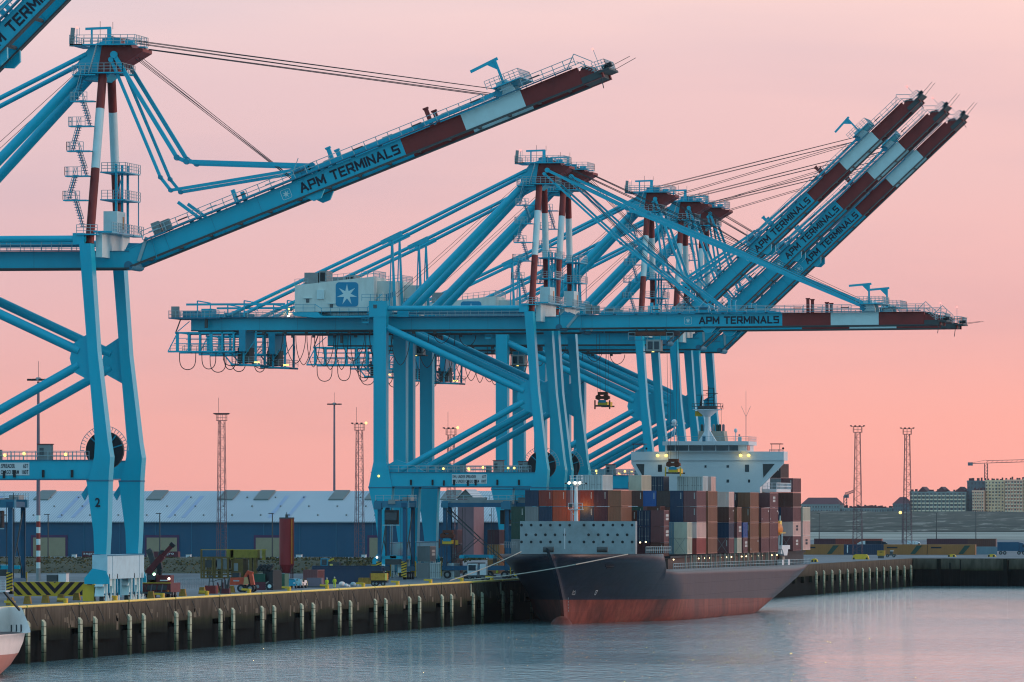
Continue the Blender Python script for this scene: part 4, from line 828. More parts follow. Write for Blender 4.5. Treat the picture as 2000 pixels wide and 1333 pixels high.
def container(x, y, z, col, L=CL, door=False, mark=0, label='', group='containers stacked on the ship', rotz=0):
    o = bpy.data.objects.new('shipping_container', cont_mesh(col, L, door, mark)); COL.objects.link(o); o.location = Vector((x,y,z))*K; o.rotation_euler.z = rotz; o['_o'] = [x,y,z]
    return tag(o, label, 'container', group)
ORD = ['bottom','second','third','fourth','top','topmost','topmost']
ROWN = ['outermost','second','third','fourth','fifth','sixth','seventh','eighth','ninth','tenth','eleventh']
BXO = 25.5
def bay(y, L, z0, nm, cols, door=False, minrow=0):
    """cols: {row from the water side: [colours from the bottom up]}; None leaves out one that nothing shows"""
    for r, cs in cols.items():
        for t_, c in enumerate(cs):
            if c is None: continue
            dr = door; mk = 0
            if c.endswith('*'): dr = True; c = c[:-1]
            if c[-1] in '123': mk = int(c[-1]); c = c[:-1]
            elif (r*7+t_*3+int(y)) % 5 in (0,3) and not dr: mk = 1
            elif (r+t_+int(y)) % 6 == 2 and r == 0: mk = 3
            container(BXO-2.2*(r+1)+.03, y, z0+2.575*t_, c, L, dr, mk, '%s container, tier %d up, %s row from the water, %s' % (c, t_+1, ROWN[r], nm))
bay(1192, CL, 10.5, 'bow bay behind the wall', {3:['tan','tan','tan','tan'],4:['maroon','maroon','maroon','maroon1'],5:['brown','red','navy','rust red1'],6:['brown','red','orange','mauve'],7:['brown','maroon','orange','orange'],8:['grey','grey','navy','rust red1'],9:['grey','navy','grey','navy'],10:['grey','dark green','dark green']})
bay(1208, CS, 9.9, 'short bay under the mast', {1:['brown','mauve2','mauve2'],2:['maroon','navy*','navy*'],3:['maroon','amber','brown'],4:['dark green','maroon','mauve2','brown']})
bay(1218.5, CS, 10.55, 'short bay by the rail', {0:['cream','cream'],1:['blue grey*','blue grey*'],2:['brown','brown','brown']})
bay(1229, CL, 10.5, 'first full bay', {0:['red','pink','mauve','mauve'],1:['red',None,'navy','navy1'],2:['brown','brown','brown','dark brown'],3:['brown','navy','mauve','blue1'],4:['brown','maroon','dark green','brown1'],5:[None,None,'dark green','brown'],6:[None,None,None,'white*'],7:[None,None,None,'grey','white*'],8:[None,None,None,'navy','white*']})
bay(1242, CL, 10.5, 'second full bay', {0:['tan','tan','tan','tan'],1:['brown',None,None,'brown'],2:['brown',None,None,'maroon'],3:[None]*3+['navy'],4:[None]*3+['mauve'],5:[None]*3+['brown','cream'],6:[None]*3+['grey'],7:[None]*3+['tan']})
bay(1266.5, 6.2, 10.4, 'third bay amidships', {0:['mauve1','navy','brown','pink'],1:['mauve','navy*','dark brown','grey*'],2:[None]*3+['white*','white*'],3:[None]*3+['grey','white*'],4:[None]*3+['navy'],5:[None]*3+['maroon','navy*'],6:[None]*3+['brown']})
bay(1276.5, CS, 10.4, 'short bay amidships', {0:['cream','mauve2','tan'],1:['pink','tan','maroon','cream'],2:[None]*3+['white','pink'],3:[None]*3+['grey','pink']})
bay(1284, CS, 10.4, 'low bay with blue box', {0:['mauve2','blue'],1:['grey','maroon','brown','navy']})
bay(1292.5, CL, 10.35, 'fourth full bay', {0:['tan','tan1','tan','tan'],1:['maroon','maroon','dark brown','dark brown1'],2:['brown']+[None]*2+['maroon'],3:[None]*3+['dark brown'],4:[None]*3+['brown']})
bay(1306.5, CL-.6, 10.3, 'fifth bay', {0:['mauve','tan','mauve3'],1:['maroon','maroon','navy','navy'],2:[None]*3+['maroon']})
bay(1317.5, CL, 10.3, 'sixth bay beside the bridge', {0:['mauve','mauve','mauve3','mauve2']})
bay(1348, CL, 10.4, 'stern bay', {0:['mauve2','pink2','mauve','brown','mauve'],1:['grey','maroon','navy','brown','grey','dark brown'],2:['grey',None,'navy','maroon','grey','brown*'],3:[None]*3+['maroon','blue grey','grey'],4:[None]*5+['tan']})
bay(1361.3, CL-.4, 10.45, 'last bay at the stern', {0:['pink2','pink','cream'],1:['maroon','maroon','brown'],2:[None,None,'grey']})
# ------------------------------------------------------------------ container ship
SX = 13.0
def hull_mat(name, stops, rough, spec):
    m, t, n, l, b = nodes_mat(name); globals()['g'] = n.new('ShaderNodeTexCoord'); globals()['n'] = n; globals()['l'] = l
    z1 = wave((.25,.10,.06), 0, 8, 1); r1 = n.new('ShaderNodeValToRGB'); ramp(r1, stops); l.new(z1.outputs[0], r1.inputs[0])
    z2 = wave((1.2,.9,.12), 0, 5, 1); r2 = n.new('ShaderNodeValToRGB'); ramp(r2, [(.35,(.55,.55,.55)),(.6,(1.1,1.1,1.1))]); l.new(z2.outputs[0], r2.inputs[0])
    x = n.new('ShaderNodeMix'); x.data_type = 'RGBA'; x.blend_type = 'MULTIPLY'; x.inputs[0].default_value = .8; l.new(r1.outputs[0], x.inputs[6]); l.new(r2.outputs[0], x.inputs[7]); l.new(x.outputs[2], b.inputs['Base Color'])
    br = n.new('ShaderNodeTexBrick'); br.inputs['Scale'].default_value = 1; br.inputs['Brick Width'].default_value = 9; br.inputs['Row Height'].default_value = 2.2; br.inputs['Mortar Size'].default_value = .04
    cmb = n.new('ShaderNodeCombineXYZ'); sep = n.new('ShaderNodeSeparateXYZ'); l.new(g.outputs['Object'], sep.inputs[0]); l.new(sep.outputs[1], cmb.inputs[0]); l.new(sep.outputs[2], cmb.inputs[1]); l.new(cmb.outputs[0], br.inputs['Vector'])
    bn = n.new('ShaderNodeBump'); bn.inputs['Strength'].default_value = .35; bn.inputs['Distance'].default_value = .12; ml = n.new('ShaderNodeMath'); ml.operation = 'MULTIPLY_ADD'; l.new(br.outputs['Fac'], ml.inputs[0]); ml.inputs[1].default_value = -.8; z3 = wave((.3,.3,.3), 0, 2, .8); l.new(z3.outputs[0], ml.inputs[2]); l.new(ml.outputs[0], bn.inputs['Height']); l.new(bn.outputs[0], b.inputs['Normal'])
    b.inputs['Roughness'].default_value = rough; b.inputs['Specular IOR Level'].default_value = spec
hull_mat('hull_navy', [(.3,(.008,.013,.028)),(.5,(.012,.018,.038)),(.62,(.022,.022,.038)),(.72,(.05,.035,.035))], .40, .30)
hull_mat('hull_red', [(.3,(.07,.028,.025)),(.42,(.15,.042,.034)),(.55,(.21,.05,.038)),(.7,(.25,.085,.06))], .55, .3)
mat('superwhite', (.62,.66,.70), .5, .07, .3)
mat('platewhite', (.25,.30,.33), .6, .25, .5, dirt=(.16,.15,.13)); mat('deck', (.08,.05,.045), .7)
def lerp(t, pts):
    for (a, va), (b_, vb) in zip(pts[:-1], pts[1:]):
        if t <= b_: f = max(0, (t-a)/(b_-a)); return va+(vb-va)*f
    return pts[-1][1]
def hull(name, par, cx, ystem, ystern, zb, ztop, HB, Le, Lr, ends, sgn=1, zk=-2, mats=('hull_red','hull_navy'), nlev=(0,.5,1), U=60, pw=None, split=None):
    m = MB(mats[1]); lev = 9; rows = []
    GS = [.5-.5*cos(pi*i/U) for i in range(U+1)]; span = ystern(6)-ystem(0)
    for ysp in (split or ()): GS += [(ysp-.12-ystem(0))/span, (ysp+.12-ystem(0))/span]
    GS.sort(); U = len(GS)-1
    for u in range(U+1):
        g = GS[u]
        col = []
        for k in range(lev+1):
            f = k/lev
            # heights: 0..4 below paint line, 4..9 above
            yt = lerp(0, [(0,ystem(0))]); 
            y_ = ystem(0)+(ystern(6)-ystem(0))*g
            zb_ = zb(y_); zt = ztop(y_)
            z = zk+(zb_-zk)*(k/4.) if k <= 4 else zb_+(zt-zb_)*((k-4)/5.)
            ys, ye = ystem(z), ystern(z); y = ys+(ye-ys)*g; a = min(1, (y-ys)/Le(z)); bq = min(1, (ye-y)/Lr(z)); e = ends(z)
            w = HB*(sin(pi/2*max(0,a))**(pw(z)))*(e+(1-e)*sin(pi/2*max(0,bq))**.8)
            w = max(w, .22) if g < .5 else w
            if z < 0: w *= max(.2, 1+z*.12)
            col.append((w, y, z))
        rows.append(col)
    vs = []; 
    for col in rows:
        for w, y, z in col: vs.append((cx+w, y, z))
        for w, y, z in col: vs.append((cx-w, y, z))
    n = 2*(lev+1); fr = []; fn = []
    for u in range(U):
        for side in (0, 1):
            for k in range(lev):
                a = u*n+side*(lev+1)+k; q_ = (a, a+n, a+n+1, a+1) if side == 0 else (a, a+1, a+n+1, a+n)
                (fr if k < 4 else fn).append(q_)
    o = len(m.v); m.v += vs
    for q_ in fr: m.f.append([i+o for i in q_]); m.mi.append(m._m(mats[0])); m.smooth.append(True)
    for q_ in fn: m.f.append([i+o for i in q_]); m.mi.append(m._m(mats[1])); m.smooth.append(True)
    for k in range(lev): m.f.append([k+o, k+1+o, lev+2+k+o, lev+1+k+o]); m.mi.append(m._m(mats[0] if k < 4 else mats[1])); m.smooth.append(False)
    a = U*n
    for k in range(lev): m.f.append([a+k+o, a+lev+1+k+o, a+lev+2+k+o, a+k+1+o]); m.mi.append(m._m(mats[0] if k < 4 else mats[1])); m.smooth.append(False)
    for u in range(U): a = u*n+lev+o; m.f.append([a, a+n, a+n+lev+1, a+lev+1]); m.mi.append(m._m('deck')); m.smooth.append(False)
    return m.build(name, par)
ship = thing('container_ship', (SX, 1270, 0), 'large navy and red container ship moored with its bow towards the camera', 'ship')
hull('hull', ship, SX, lambda z: lerp(z, [(-2,1176),(0,1173),(4,1171.5),(8,1166),(12,1157.5)]), lambda z: lerp(z, [(-2,1334),(0,1344),(2,1354),(4,1364),(6,1370.5),(8,1374)]),
     lambda y: 3.75-(y-1173)/200*1.7, lambda y: lerp(y, [(1100,11.85),(1170.9,11.8),(1171.1,10.9),(1202.9,10.75),(1203.1,8.3),(1400,7.75)]), 12.5,
     lambda z: lerp(z, [(0,56),(6,44),(12,26)]), lambda z: lerp(z, [(0,52),(4,30),(8,6)]), lambda z: lerp(z, [(0,.0),(3,.35),(6,.8),(8,.97)]), pw=lambda z: lerp(z, [(0,1.15),(5,1.0),(9,.72),(12,.55)]), U=90, split=(1171,1203))
m = MB('hull_red'); m.ball((SX,1169.5,-.9), 1.9, 'hull_red', 14, 9, 1.15); m.build('bulbous_bow', ship)
m = MB('platewhite'); xa, xb = 4.7, 22.9; m.box(xa,xb,1180.3,1180.5,10.6,15.9); m.box(xb-.12,xb,1180.5,1182,10.6,15.9); m.box(xa,xa+.12,1180.5,1182,10.6,15.9)
for i in range(6):
    for sgn_, base in ((1, 1018),(1, 1140)):
        for j, py in enumerate((1026,1059,1045)):
            px = base+18.8*i+(9 if j == 2 else 0)
            if j == 2 and i == 5: continue
            x = px_x(px,1180); z = zz(py,x,1180); m.tube((x,1180.27,z),(x,1180.31,z),.22,'black',12)
for px in (1070,1175): x = px_x(px,1178); m.tube((x-.8,1178.6,11.5),(x+.8,1178.6,11.5),.45,'dgrey',10)
m.bar((px_x(1103,1176),1176,11.6),(px_x(1103,1176),1176,14.8),.1,m='signwhite'); m.rail((6.5,1166.5,11.8),(3.6,1172,11.8),.9,'grey',1); m.build('breakwater', ship)
# fore mast
mx_ = px_x(1123,1183); m = MB('superwhite'); m.tube((mx_,1184,12),(mx_,1184,21.9),.42,r2=.24,n=10); m.tube((mx_,1184,21.2),(mx_,1184,22),.25,n=10,r2=.8); m.bar((mx_-.6,1184,15.9),(mx_-.6,1184,21.4),.1); m.bar((mx_-.8,1184,15.9),(mx_-.8,1184,21.4),.06)
m.box(mx_-.9,mx_+.9,1183.2,1184.8,21.98,22.08); m.rail((mx_-.9,1183.2,22.1),(mx_+.9,1183.2,22.1),.9,step=.6); m.rail((mx_-.9,1183.2,22.1),(mx_-.9,1184.8,22.1),.9,step=.8); m.rail((mx_+.9,1183.2,22.1),(mx_+.9,1184.8,22.1),.9,step=.8)
m.bar((mx_,1184,22),(mx_,1184,25),.07,m='dgrey'); m.box(mx_-.3,mx_+.3,1183.8,1184.2,23.1,23.4,'black'); m.box(mx_-1.1,mx_+1.1,1183.4,1184.6,17.7,17.8); m.rail((mx_-1.1,1183.4,17.8),(mx_+1.1,1183.4,17.8),.9,step=.7); m.box(mx_-1.0,mx_-.5,1183.2,1183.6,18,18.6,'dgrey'); m.bar((mx_-1,1184,17.7),(mx_,1184,16.5),.08)
for dx in (-.95,0,.75): m.ball((mx_+dx,1183.1,21.85),.2,'lampw',8,5)
for dx in (-1.6,1.6): m.bar((mx_,1184,21.7),(mx_+dx,1184,21.8),.07); m.box(mx_+dx-.15,mx_+dx+.15,1183.9,1184.1,21.7,21.9,'black')
m.build('fore_mast', ship)
def point(name, p, col, e, r=.3):
    d = bpy.data.lights.new(name, 'POINT'); d.energy = e; d.color = col; d.shadow_soft_size = r; o = bpy.data.objects.new(name, d); COL.objects.link(o); o.location = Vector(p)*K; return o
point('mast_lamp', (mx_-.2,1189.2,18.0), (1,.42,.06), 300)
# deck edge: lashing posts, coaming, lamps, rails
m = MB('dgrey'); m.box(1.5,24.2,1206,1345,8.0,9.9,'deck'); m.box(1.2,24.6,1206,1372,9.95,10.3,'black'); m.box(1.5,24.2,1345.2,1372,8,9.95,'black'); m.box(1.5,22,1188,1206,10,10.45,'black'); m.build('hatch_coaming', ship)
mat('cream_post', (.30,.28,.24), .6)
pys = [1219+5.65*i for i in range(20)]+[v for y0 in (1229,1242,1268,1292.5,1306.5,1317.5) for v in (y0-.5,)]
for y in pys: m = MB('cream_post'); m.box(25.0,25.25,y,y+.28,7.9,10.35); m.build('lashing_post', ship)
for px in (1315,1364,1376,1386,1407,1419,1428,1448,1457,1469,1480,1488,1499,1507,1517): y = px_y(px,24.9); m = MB('lampdeck'); m.ball((24.95,y,9.75),.12,'lampdeck',6,4); m.build('deck_lamp', ship)
for px, py in ((1249,1060),(1260,1059),(1527,1085),(1532,1057)): y = px_y(px,23.6); m = MB('lampdeck'); m.ball((23.7,y,zz(py,23.7,y)),.13,'lampdeck',6,4); m.build('deck_lamp', ship)
m = MB('rail'); m.rail((25.3,1204.5,8.2),(25.3,1372,7.8),.95,step=1.9,w=.08); m.rail((24.3,1182,10.9),(25.1,1203,10.8),1.0,step=1.6,w=.1); m.rail((20,1373,7.8),(25.3,1373,7.8),.95); m.build('deck_railing', ship)
# the forward floodlights of the bridge, shining over the bow on to the water
for px in (1294, 1455):
    d = bpy.data.lights.new('bridge_spot', 'SPOT'); d.energy = 2200 if px > 1400 else 500; d.color = (1,.40,.05); d.spot_size = radians(46); d.spot_blend = .6; d.shadow_soft_size = .3
    o = bpy.data.objects.new('bridge_spot', d); COL.objects.link(o); o.location = Vector((px_x(px,1321), 1320.6, 26.9))*K; o.rotation_euler = Vector((-.167,.986,.16)).to_track_quat('Z','Y').to_euler()
# superstructure
Y0 = 1322.; m = MB('superwhite'); m.box(3.3,23.1,Y0,Y0+13,7.8,27.2); m.box(.5,27.3,Y0-.2,Y0+5,26.2,27.75)
for s in (-1,1):
    e0, e1 = (23.1,27.3) if s > 0 else (3.3,.5)
    m.prism([(e0,26.2),(e1,26.2),(e1,25.7),(e0+s*.4,21.8),(e0,21.6)] if s > 0 else [(e0,26.2),(e0,21.6),(e0-.4,21.8),(e1,25.7),(e1,26.2)], Y0, Y0+.5); 
    a = [(e0+s*.5,25.6),(e0+s*2.6 if s > 0 else e0-2.0,25.6),(e0+s*.6,23.2)]; m.prism(a if s > 0 else a[::-1], Y0-.05, Y0-.01, 'dgrey')
m.build('accommodation', ship)
m = MB('superwhite'); m.box(6.6,20.9,Y0-.9,Y0+8,27.75,29.55); m.box(6.2,21.3,Y0-1.3,Y0+9,28.85,29.5); m.box(6.6,20.9,Y0-.95,Y0-.9,27.75,28.0); wh = m.build('wheelhouse', ship)
xs_ = [6.9,8.4,10.75,13.1,15.5,17.8,19.5,20.6]
for i, (a, b_) in enumerate(zip(xs_[:-1], xs_[1:])):
    if i == 6: continue
    m = MB('glass'); m.box(a+.08,b_-.08,Y0-1.0,Y0-.93,27.9,28.85); m.build('window', wh)
m = MB('glass'); m.box(21.0-.1,20.98,Y0-.4,Y0+3,27.95,28.8); m.build('window', wh)
for px0, px1, py0, py1 in ((1285,1293,908,922),(1455,1463,908,922),(1376,1380,909,914),(1419,1424,909,914),(1283,1287,937,943),(1419,1424,937,943),(1461,1465,937,943)):
    xa, xb = px_x(px0,Y0), px_x(px1,Y0); m = MB('glass'); m.box(xa,xb,Y0-.04,Y0+.02,zz(py1,xa,Y0),zz(py0,xa,Y0)); m.build('window', bpy.data.objects['accommodation'])
for px in (1285,1302,1447,1463): m = MB('lamp'); x = px_x(px,Y0); m.ball((x,Y0-.45,27.1),.27,'lamp',8,5); m.box(x-.2,x+.2,Y0-.5,Y0,27.2,27.4,'grey'); m.build('floodlight', ship)
for px in (1294,1455): point('bridge_lamp', (px_x(px,Y0),Y0-1.4,26.9), (1,.7,.25), 45)
m = MB('superwhite'); x = px_x(1382,Y0+2); m.tube((x,Y0+2,29.5),(x,Y0+2,34.2),.62,r2=.5,n=12); m.tube((x,Y0+2,33.8),(x,Y0+2,35),.5,n=12,r2=2.0); m.box(x-2.4,x+2.4,Y0+.5,Y0+3.5,35,35.12); m.rail((x-2.5,Y0+.5,35.1),(x+2.5,Y0+.5,35.1),1.0,'dgrey',1); m.rail((x-2.5,Y0+3.5,35.1),(x+2.5,Y0+3.5,35.1),1.0,'dgrey',1)
m.prism([(x-1.6,29.5),(x-.3,31.6),(x+.3,31.6),(x+1.6,29.5)], Y0+1.6, Y0+2.4)
m.bar((x+.1,Y0+2,35),(x+.1,Y0+2,39.2),.14,m='black'); m.bar((x+1.1,Y0+2,35),(x+1.1,Y0+2,38.8),.16,m='black'); m.bar((x-1.3,Y0+2,35),(x-1.0,Y0+2,37.5),.5,m='black',w2=.15)
for z, a, b_ in ((37.6,-2,.6),(37.9,-.3,1.8),(38.4,-.8,.3),(36.7,-.8,1.1),(38.8,.1,1.2),(37.2,.1,1.1),(36.2,-.3,1.2)): m.bar((x+a,Y0+2,z),(x+b_,Y0+2,z),.1,m='black')
m.bar((x+.2,Y0+2,37),(x+1.6,Y0+2,37.9),.07,m='black'); m.box(x-1.6,x+1.6,Y0+1.5,Y0+2.5,35.1,35.7,'dgrey'); m.bar((x+2.4,Y0+2,35),(x+2.4,Y0+2,31),.05,m='dgrey'); m.bar((x+2.7,Y0+2,35.9),(x+2.35,Y0+2,34.9),.1,m='red')
m.add([(x-2.2,Y0+1.9,33.9),(x-.9,Y0+1.9,33.9),(x-.9,Y0+1.9,34.8),(x-2.2,Y0+1.9,34.8),(x-2.2,Y0+1.94,33.9),(x-.9,Y0+1.94,33.9),(x-.9,Y0+1.94,34.8),(x-2.2,Y0+1.94,34.8)], [(0,1,2,3),(7,6,5,4),(0,4,5,1),(1,5,6,2),(2,6,7,3),(3,7,4,0)], 'yellow'); m.build('radar_mast', ship)
m = MB('cream_post'); x2 = px_x(1392,Y0+10); m.prism([(x2-2.4,29.4),(x2-2.2,31.4),(x2+2.2,31.4),(x2+2.5,29.4)], Y0+8, Y0+12)
for px, c in ((1371,'dark_funnel'),(1377,'mauve_grey'),(1394,'grey'),(1401,'dark_funnel'),(1406,'dark_funnel'),(1413,'mauve_grey')):
    mat('dark_funnel', (.02,.05,.045), .6); x3 = px_x(px,Y0+10); m.tube((x3,Y0+10,31.4),(x3,Y0+10,32.4),.24,c,10); m.ball((x3,Y0+10,32.4),.24,c,10,6)
m.build('funnel', ship)
m = MB('superwhite'); x4 = px_x(1317,Y0+1)
for dx in (-.7,.7): m.bar((x4+dx,Y0+1,29.5),(x4,Y0+1,32.3),.08)
m.bar((x4,Y0+1,29.5),(x4,Y0+1,32.5),.16); m.ball((x4,Y0+1,32.9),.5,'superwhite',12,8); m.box(x4-.5,x4+.5,Y0+.6,Y0+1.4,32.3,32.5); x5 = px_x(1437,Y0+1); m.bar((x5,Y0+1,29.5),(x5,Y0+1,31.2),.14); m.ball((x5,Y0+1,31.4),.3,'superwhite',10,7,1.3)
x6 = px_x(1457,Y0+1); m.bar((x6,Y0+1,29.5),(x6,Y0+1,33.8),.09,m='grey'); m.bar((x6,Y0+1,33.8),(x6,Y0+1,38.3),.05,m='grey'); m.bar((x6,Y0+1,33.8),(x6-.8,Y0+1,35.6),.05,m='grey'); m.bar((x6,Y0+1,33.8),(x6+.8,Y0+1,35.6),.05,m='grey')
m.rail((6.4,Y0-1.2,29.5),(21.2,Y0-1.2,29.5),.85,'rail',1.2,w=.06); m.rail((21.2,Y0-1.2,29.5),(21.2,Y0+9,29.5),.85,'rail',1.2,w=.06); x7 = px_x(1376,Y0); m.box(x7-.25,x7+.25,Y0-.9,Y0-.4,29.5,30.3,'steel_blue'); m.tube((x7,Y0-.6,30.3),(x7,Y0-.6,30.5),.45,'steel_blue',r2=.2,n=8)
x8 = px_x(1446,Y0); m.box(x8-.3,x8+.3,Y0-.8,Y0-.3,29.5,30.3,'white'); m.ball((x8-.1,Y0-.5,30.6),.18,'grey',8,5); m.build('antennas', ship)
for a, b_ in ((.5,3.2),(24.8,27.2)):
    m = MB('dgrey'); m.box(a,b_-.4,Y0+.5,Y0+3,29.0,29.15,'maroon'); m.bar((a+.3,Y0+.6,27.7),(a+.3,Y0+.6,29),.08); m.bar((b_-.7,Y0+.6,27.7),(b_-.7,Y0+.6,29),.08); m.ball((b_-.1,Y0+.5,28.3),.2,'black',8,5); m.rail((a,Y0-.2,27.75),(b_,Y0-.2,27.75),.35,'grey',.8); m.build('wing_shelter', ship)
m = MB('superwhite'); m.box(23.1,25.6,Y0+3,Y0+22,20.75,21.25); m.rail((25.6,Y0+3,21.2),(25.6,Y0+22,21.2),1.1,'superwhite',1.6,w=.12); m.rail((23.2,Y0+3,21.2),(25.6,Y0+3,21.2),1.1,'superwhite',.8,w=.1); m.box(23.1,25.2,Y0+12,Y0+20,9.9,10.6); m.prismx([(Y0+12.5,10.7),(Y0+11.5,10.7),(Y0+11.5,11.4),(Y0+22.5,11.4),(Y0+22.5,10.7),(Y0+20,10.7),(Y0+18.8,9.6),(Y0+14.6,9.6)], 24.6, 25.4); m.box(24.6,25.4,Y0+12,Y0+14,7.8,8.9); m.box(24.6,25.4,Y0+20,Y0+22.2,7.8,8.9); m.box(24.4,25,Y0+15.5,Y0+18.6,7.8,9.4,'cream_post'); m.build('side_deck', ship)
lb = thing('lifeboat', (24.6,1333,13.2), 'orange enclosed lifeboat hanging from davits beside the stern', 'lifeboat')
m = MB('orange'); vs = []; fs = []
for i in range(9):
    f = i/8.; w = sin(pi*(.08+.84*f))**.6; y = 1330.5+7.6*f
    for k in range(10): a = 2*pi*k/10; vs.append((24.3+1.15*w*cos(a), y, 14.2+1.35*w*sin(a)*(1 if sin(a) > 0 else .9)))
for i in range(8):
    for k in range(10): fs.append((i*10+k, i*10+(k+1) % 10, i*10+10+(k+1) % 10, i*10+10+k))
m.add(vs, fs+[tuple(range(10)), tuple(reversed(range(80,90)))], 'orange', True); m.box(24.1,25.0,1334.5,1336.5,14.9,15.7,'edge_yellow'); m.box(25.2,25.5,1330.8,1338,13.5,13.65,'yellow'); m.build('boat_hull', lb)
m = MB('white'); m.bar((24.3,1331.5,11.4),(24.3,1330.5,18.3),.25); m.bar((24.3,1330.5,18.3),(24.4,1334.5,16.3),.3); m.bar((24.3,1337.5,11.4),(24.5,1338.2,16.6),.2); m.bar((24.6,1339.5,11.3),(24.6,1340,13.6),.2); m.bar((24.4,1333.4,16.2),(24.4,1335.6,17.2),.35,m='grey'); m.build('davit', ship)
# bow anchor pocket, marks and name smudge


# lashing rods crossed in front of the stacks
for y, xs, z in ((1191.6,[18.9-2.2*i for i in range(5)],15.7),(1218.1,[25.5],13.1),(1266.1,[25.5,23.3],13.0),(1292.1,[25.5],12.9),(1347.6,[25.5,23.3],13)):
    for x in xs:
        for a, b_ in ((x-2.1,x-.3),(x-.3,x-2.1)): m = MB('grey'); m.bar((a,y,z-2.5),(b_,y,z+.1),.05); m.build('lashing_rod', ship)
# painted marks and the anchor pocket on the bow plating
from mathutils.bvhtree import BVHTree
hm = bpy.data.objects['hull'].data; hp = Vector((SX,1270,0))*K; bv = BVHTree.FromPolygons([v.co+hp for v in hm.vertices], [p.vertices[:] for p in hm.polygons])
def on_hull(px, py):
    k = (px-1000)/15000.; q = (992-py)/15000.; d = Vector((k*cos(TH)-sin(TH), k*sin(TH)+cos(TH), q)).normalized(); r = bv.ray_cast(cam.location, d); return (r[0]/K if r[0] else None), d
def mark(segs, c, w, name):
    m = MB(c)
    for (a, b_) in segs:
        p, d = on_hull(*a); q, d = on_hull(*b_)
        if p is None or q is None: continue
        m.bar(p-d*.06, q-d*.06, w, .05)
    if m.v: m.build(name, ship)
mark([((1120,1153),(1117,1161)),((1117,1161),(1123,1161)),((1123,1161),(1124,1154)),((1119,1157),(1123,1156))], 'signwhite', .05, 'hull_mark')
mark([((1161,1162),(1164,1154)),((1164,1154),(1167,1154)),((1167,1154),(1163,1162)),((1163,1162),(1161,1162))], 'signwhite', .06, 'hull_mark')
mark([((1110,1168),(1110,1171)),((1110,1174),(1110,1177)),((1110,1180),(1110,1183)),((1110,1186),(1110,1189)),((1110,1192),(1110,1195))], 'signwhite', .12, 'draught_marks')
mark([((1182,1104),(1198,1104)),((1182,1107),(1197,1107)),((1184,1110),(1195,1110))], 'black', .35, 'anchor_pocket')
mark([((1192,1080),(1202,1079)),((1218,1080),(1228,1079)),((1230,1079),(1236,1078))], 'grey', .08, 'hull_mark')
# mooring lines
mat('rope', (.42,.38,.33), .9)
def line(lab, p, q_, sag, r=.085, via=None):
    m = MB('rope'); p = Vector(p); q_ = Vector(q_); pts = [p+(q_-p)*(i/14.)-Vector((0,0,sag*4*(i/14.)*(1-i/14.))) for i in range(15)]
    if via: pts = [p+(Vector(via)-p)*(i/6.) for i in range(6)]+[Vector(via)+(q_-Vector(via))*(i/14.)-Vector((0,0,sag*4*(i/14.)*(1-i/14.))) for i in range(15)]
    m.path([tuple(a) for a in pts], r, n=6); tag(m.build('mooring_line', None, tuple(p)), lab, 'rope', 'mooring lines of the container ship')
p0 = None; yq = 1081
while p0 is None: yq += 2; p0, d0 = on_hull(1226,yq)
xv = px_x(1124,1155.5)
line('long pale mooring line crossing the dark hull to the quay', tuple(p0-d0*.3), (-1,px_y(908,-1),6.9), .25, via=(xv,1155.5,zz(1103,xv,1155.5)))
xr = px_x(1022,1168); line('shorter mooring line from the bow to a yellow bollard', (xr,1166,zz(1078,xr,1166)), (-1,px_y(878,-1),6.9), .25)
# ------------------------------------------------------------------ small ship at lower left: only its bow is in the picture
mat('hull_white', (.78,.66,.62), .45, .12, .5, dirt=(.4,.33,.3)); mat('hull_pink', (.42,.15,.11), .5, .2, .5)
s2 = thing('coaster', (6, 740, 0), 'white ship with pink waterline whose bow shows at the lower left corner', 'ship')
def mir(f): return f
m = MB('hull_white'); vs = []; LV = [(-1,0,'hull_pink'),(0,0,''),(1.3,0,''),(2.75,0,''),(3.9,0,''),(5.2,0,''),(6.6,0,''),(8.6,0,'')]
lv = [-1,0,1.2,2.4,3.5,4.4,5.3,6.2,7.1]; U = 30
cxx = 8.2
def yst(z): return lerp(z, [(-1,px_y(-28,cxx)),(0,px_y(-14,cxx)),(1.2,px_y(4,cxx)),(2.4,px_y(13,cxx)),(3.5,px_y(16,cxx)),(8.2,px_y(17,cxx))])
for u in range(U+1):
    for s in (1,-1):
        for z in lv:
            ys = yst(z); L_ = lerp(z, [(0,30),(3,24),(8,18)]); y = ys-(ys-640)*(1-cos(pi/2*u/U)); a = min(1,(ys-y)/L_); w = 5.9*sin(pi/2*a)**lerp(z,[(0,1),(8,.6)]); zt = z
            if z > 4.4 and ys-y > 3: zt = 4.4+(z-4.4)*max(0.05, 1-((ys-y-3)/7.)**.5)
            vs.append((cxx+s*w, y, zt))
n = 2*len(lv); q1 = []; q2 = []
for u in range(U):
    for s in (0,1):
        for k in range(len(lv)-1):
            a = u*n+s*len(lv)+k; f = (a,a+1,a+n+1,a+n) if s == 0 else (a,a+n,a+n+1,a+1); (q1 if k < 3 else q2).append(f)
m.v = vs
for f in q1: m.f.append(f); m.mi.append(m._m('hull_pink')); m.smooth.append(True)
for f in q2: m.f.append(f); m.mi.append(m._m('hull_white')); m.smooth.append(True)
for u in range(U): a = u*n+5; b_ = a+len(lv); m.f.append((a,a+n,b_+n,b_)); m.mi.append(m._m('deck')); m.smooth.append(False)
m.build('hull', s2)
h2 = [c for c in s2.children if c.name.startswith('hull')][0]; hv = Vector((6,740,0))*K; bv2 = BVHTree.FromPolygons([v.co+hv for v in h2.data.vertices], [p.vertices[:] for p in h2.data.polygons])
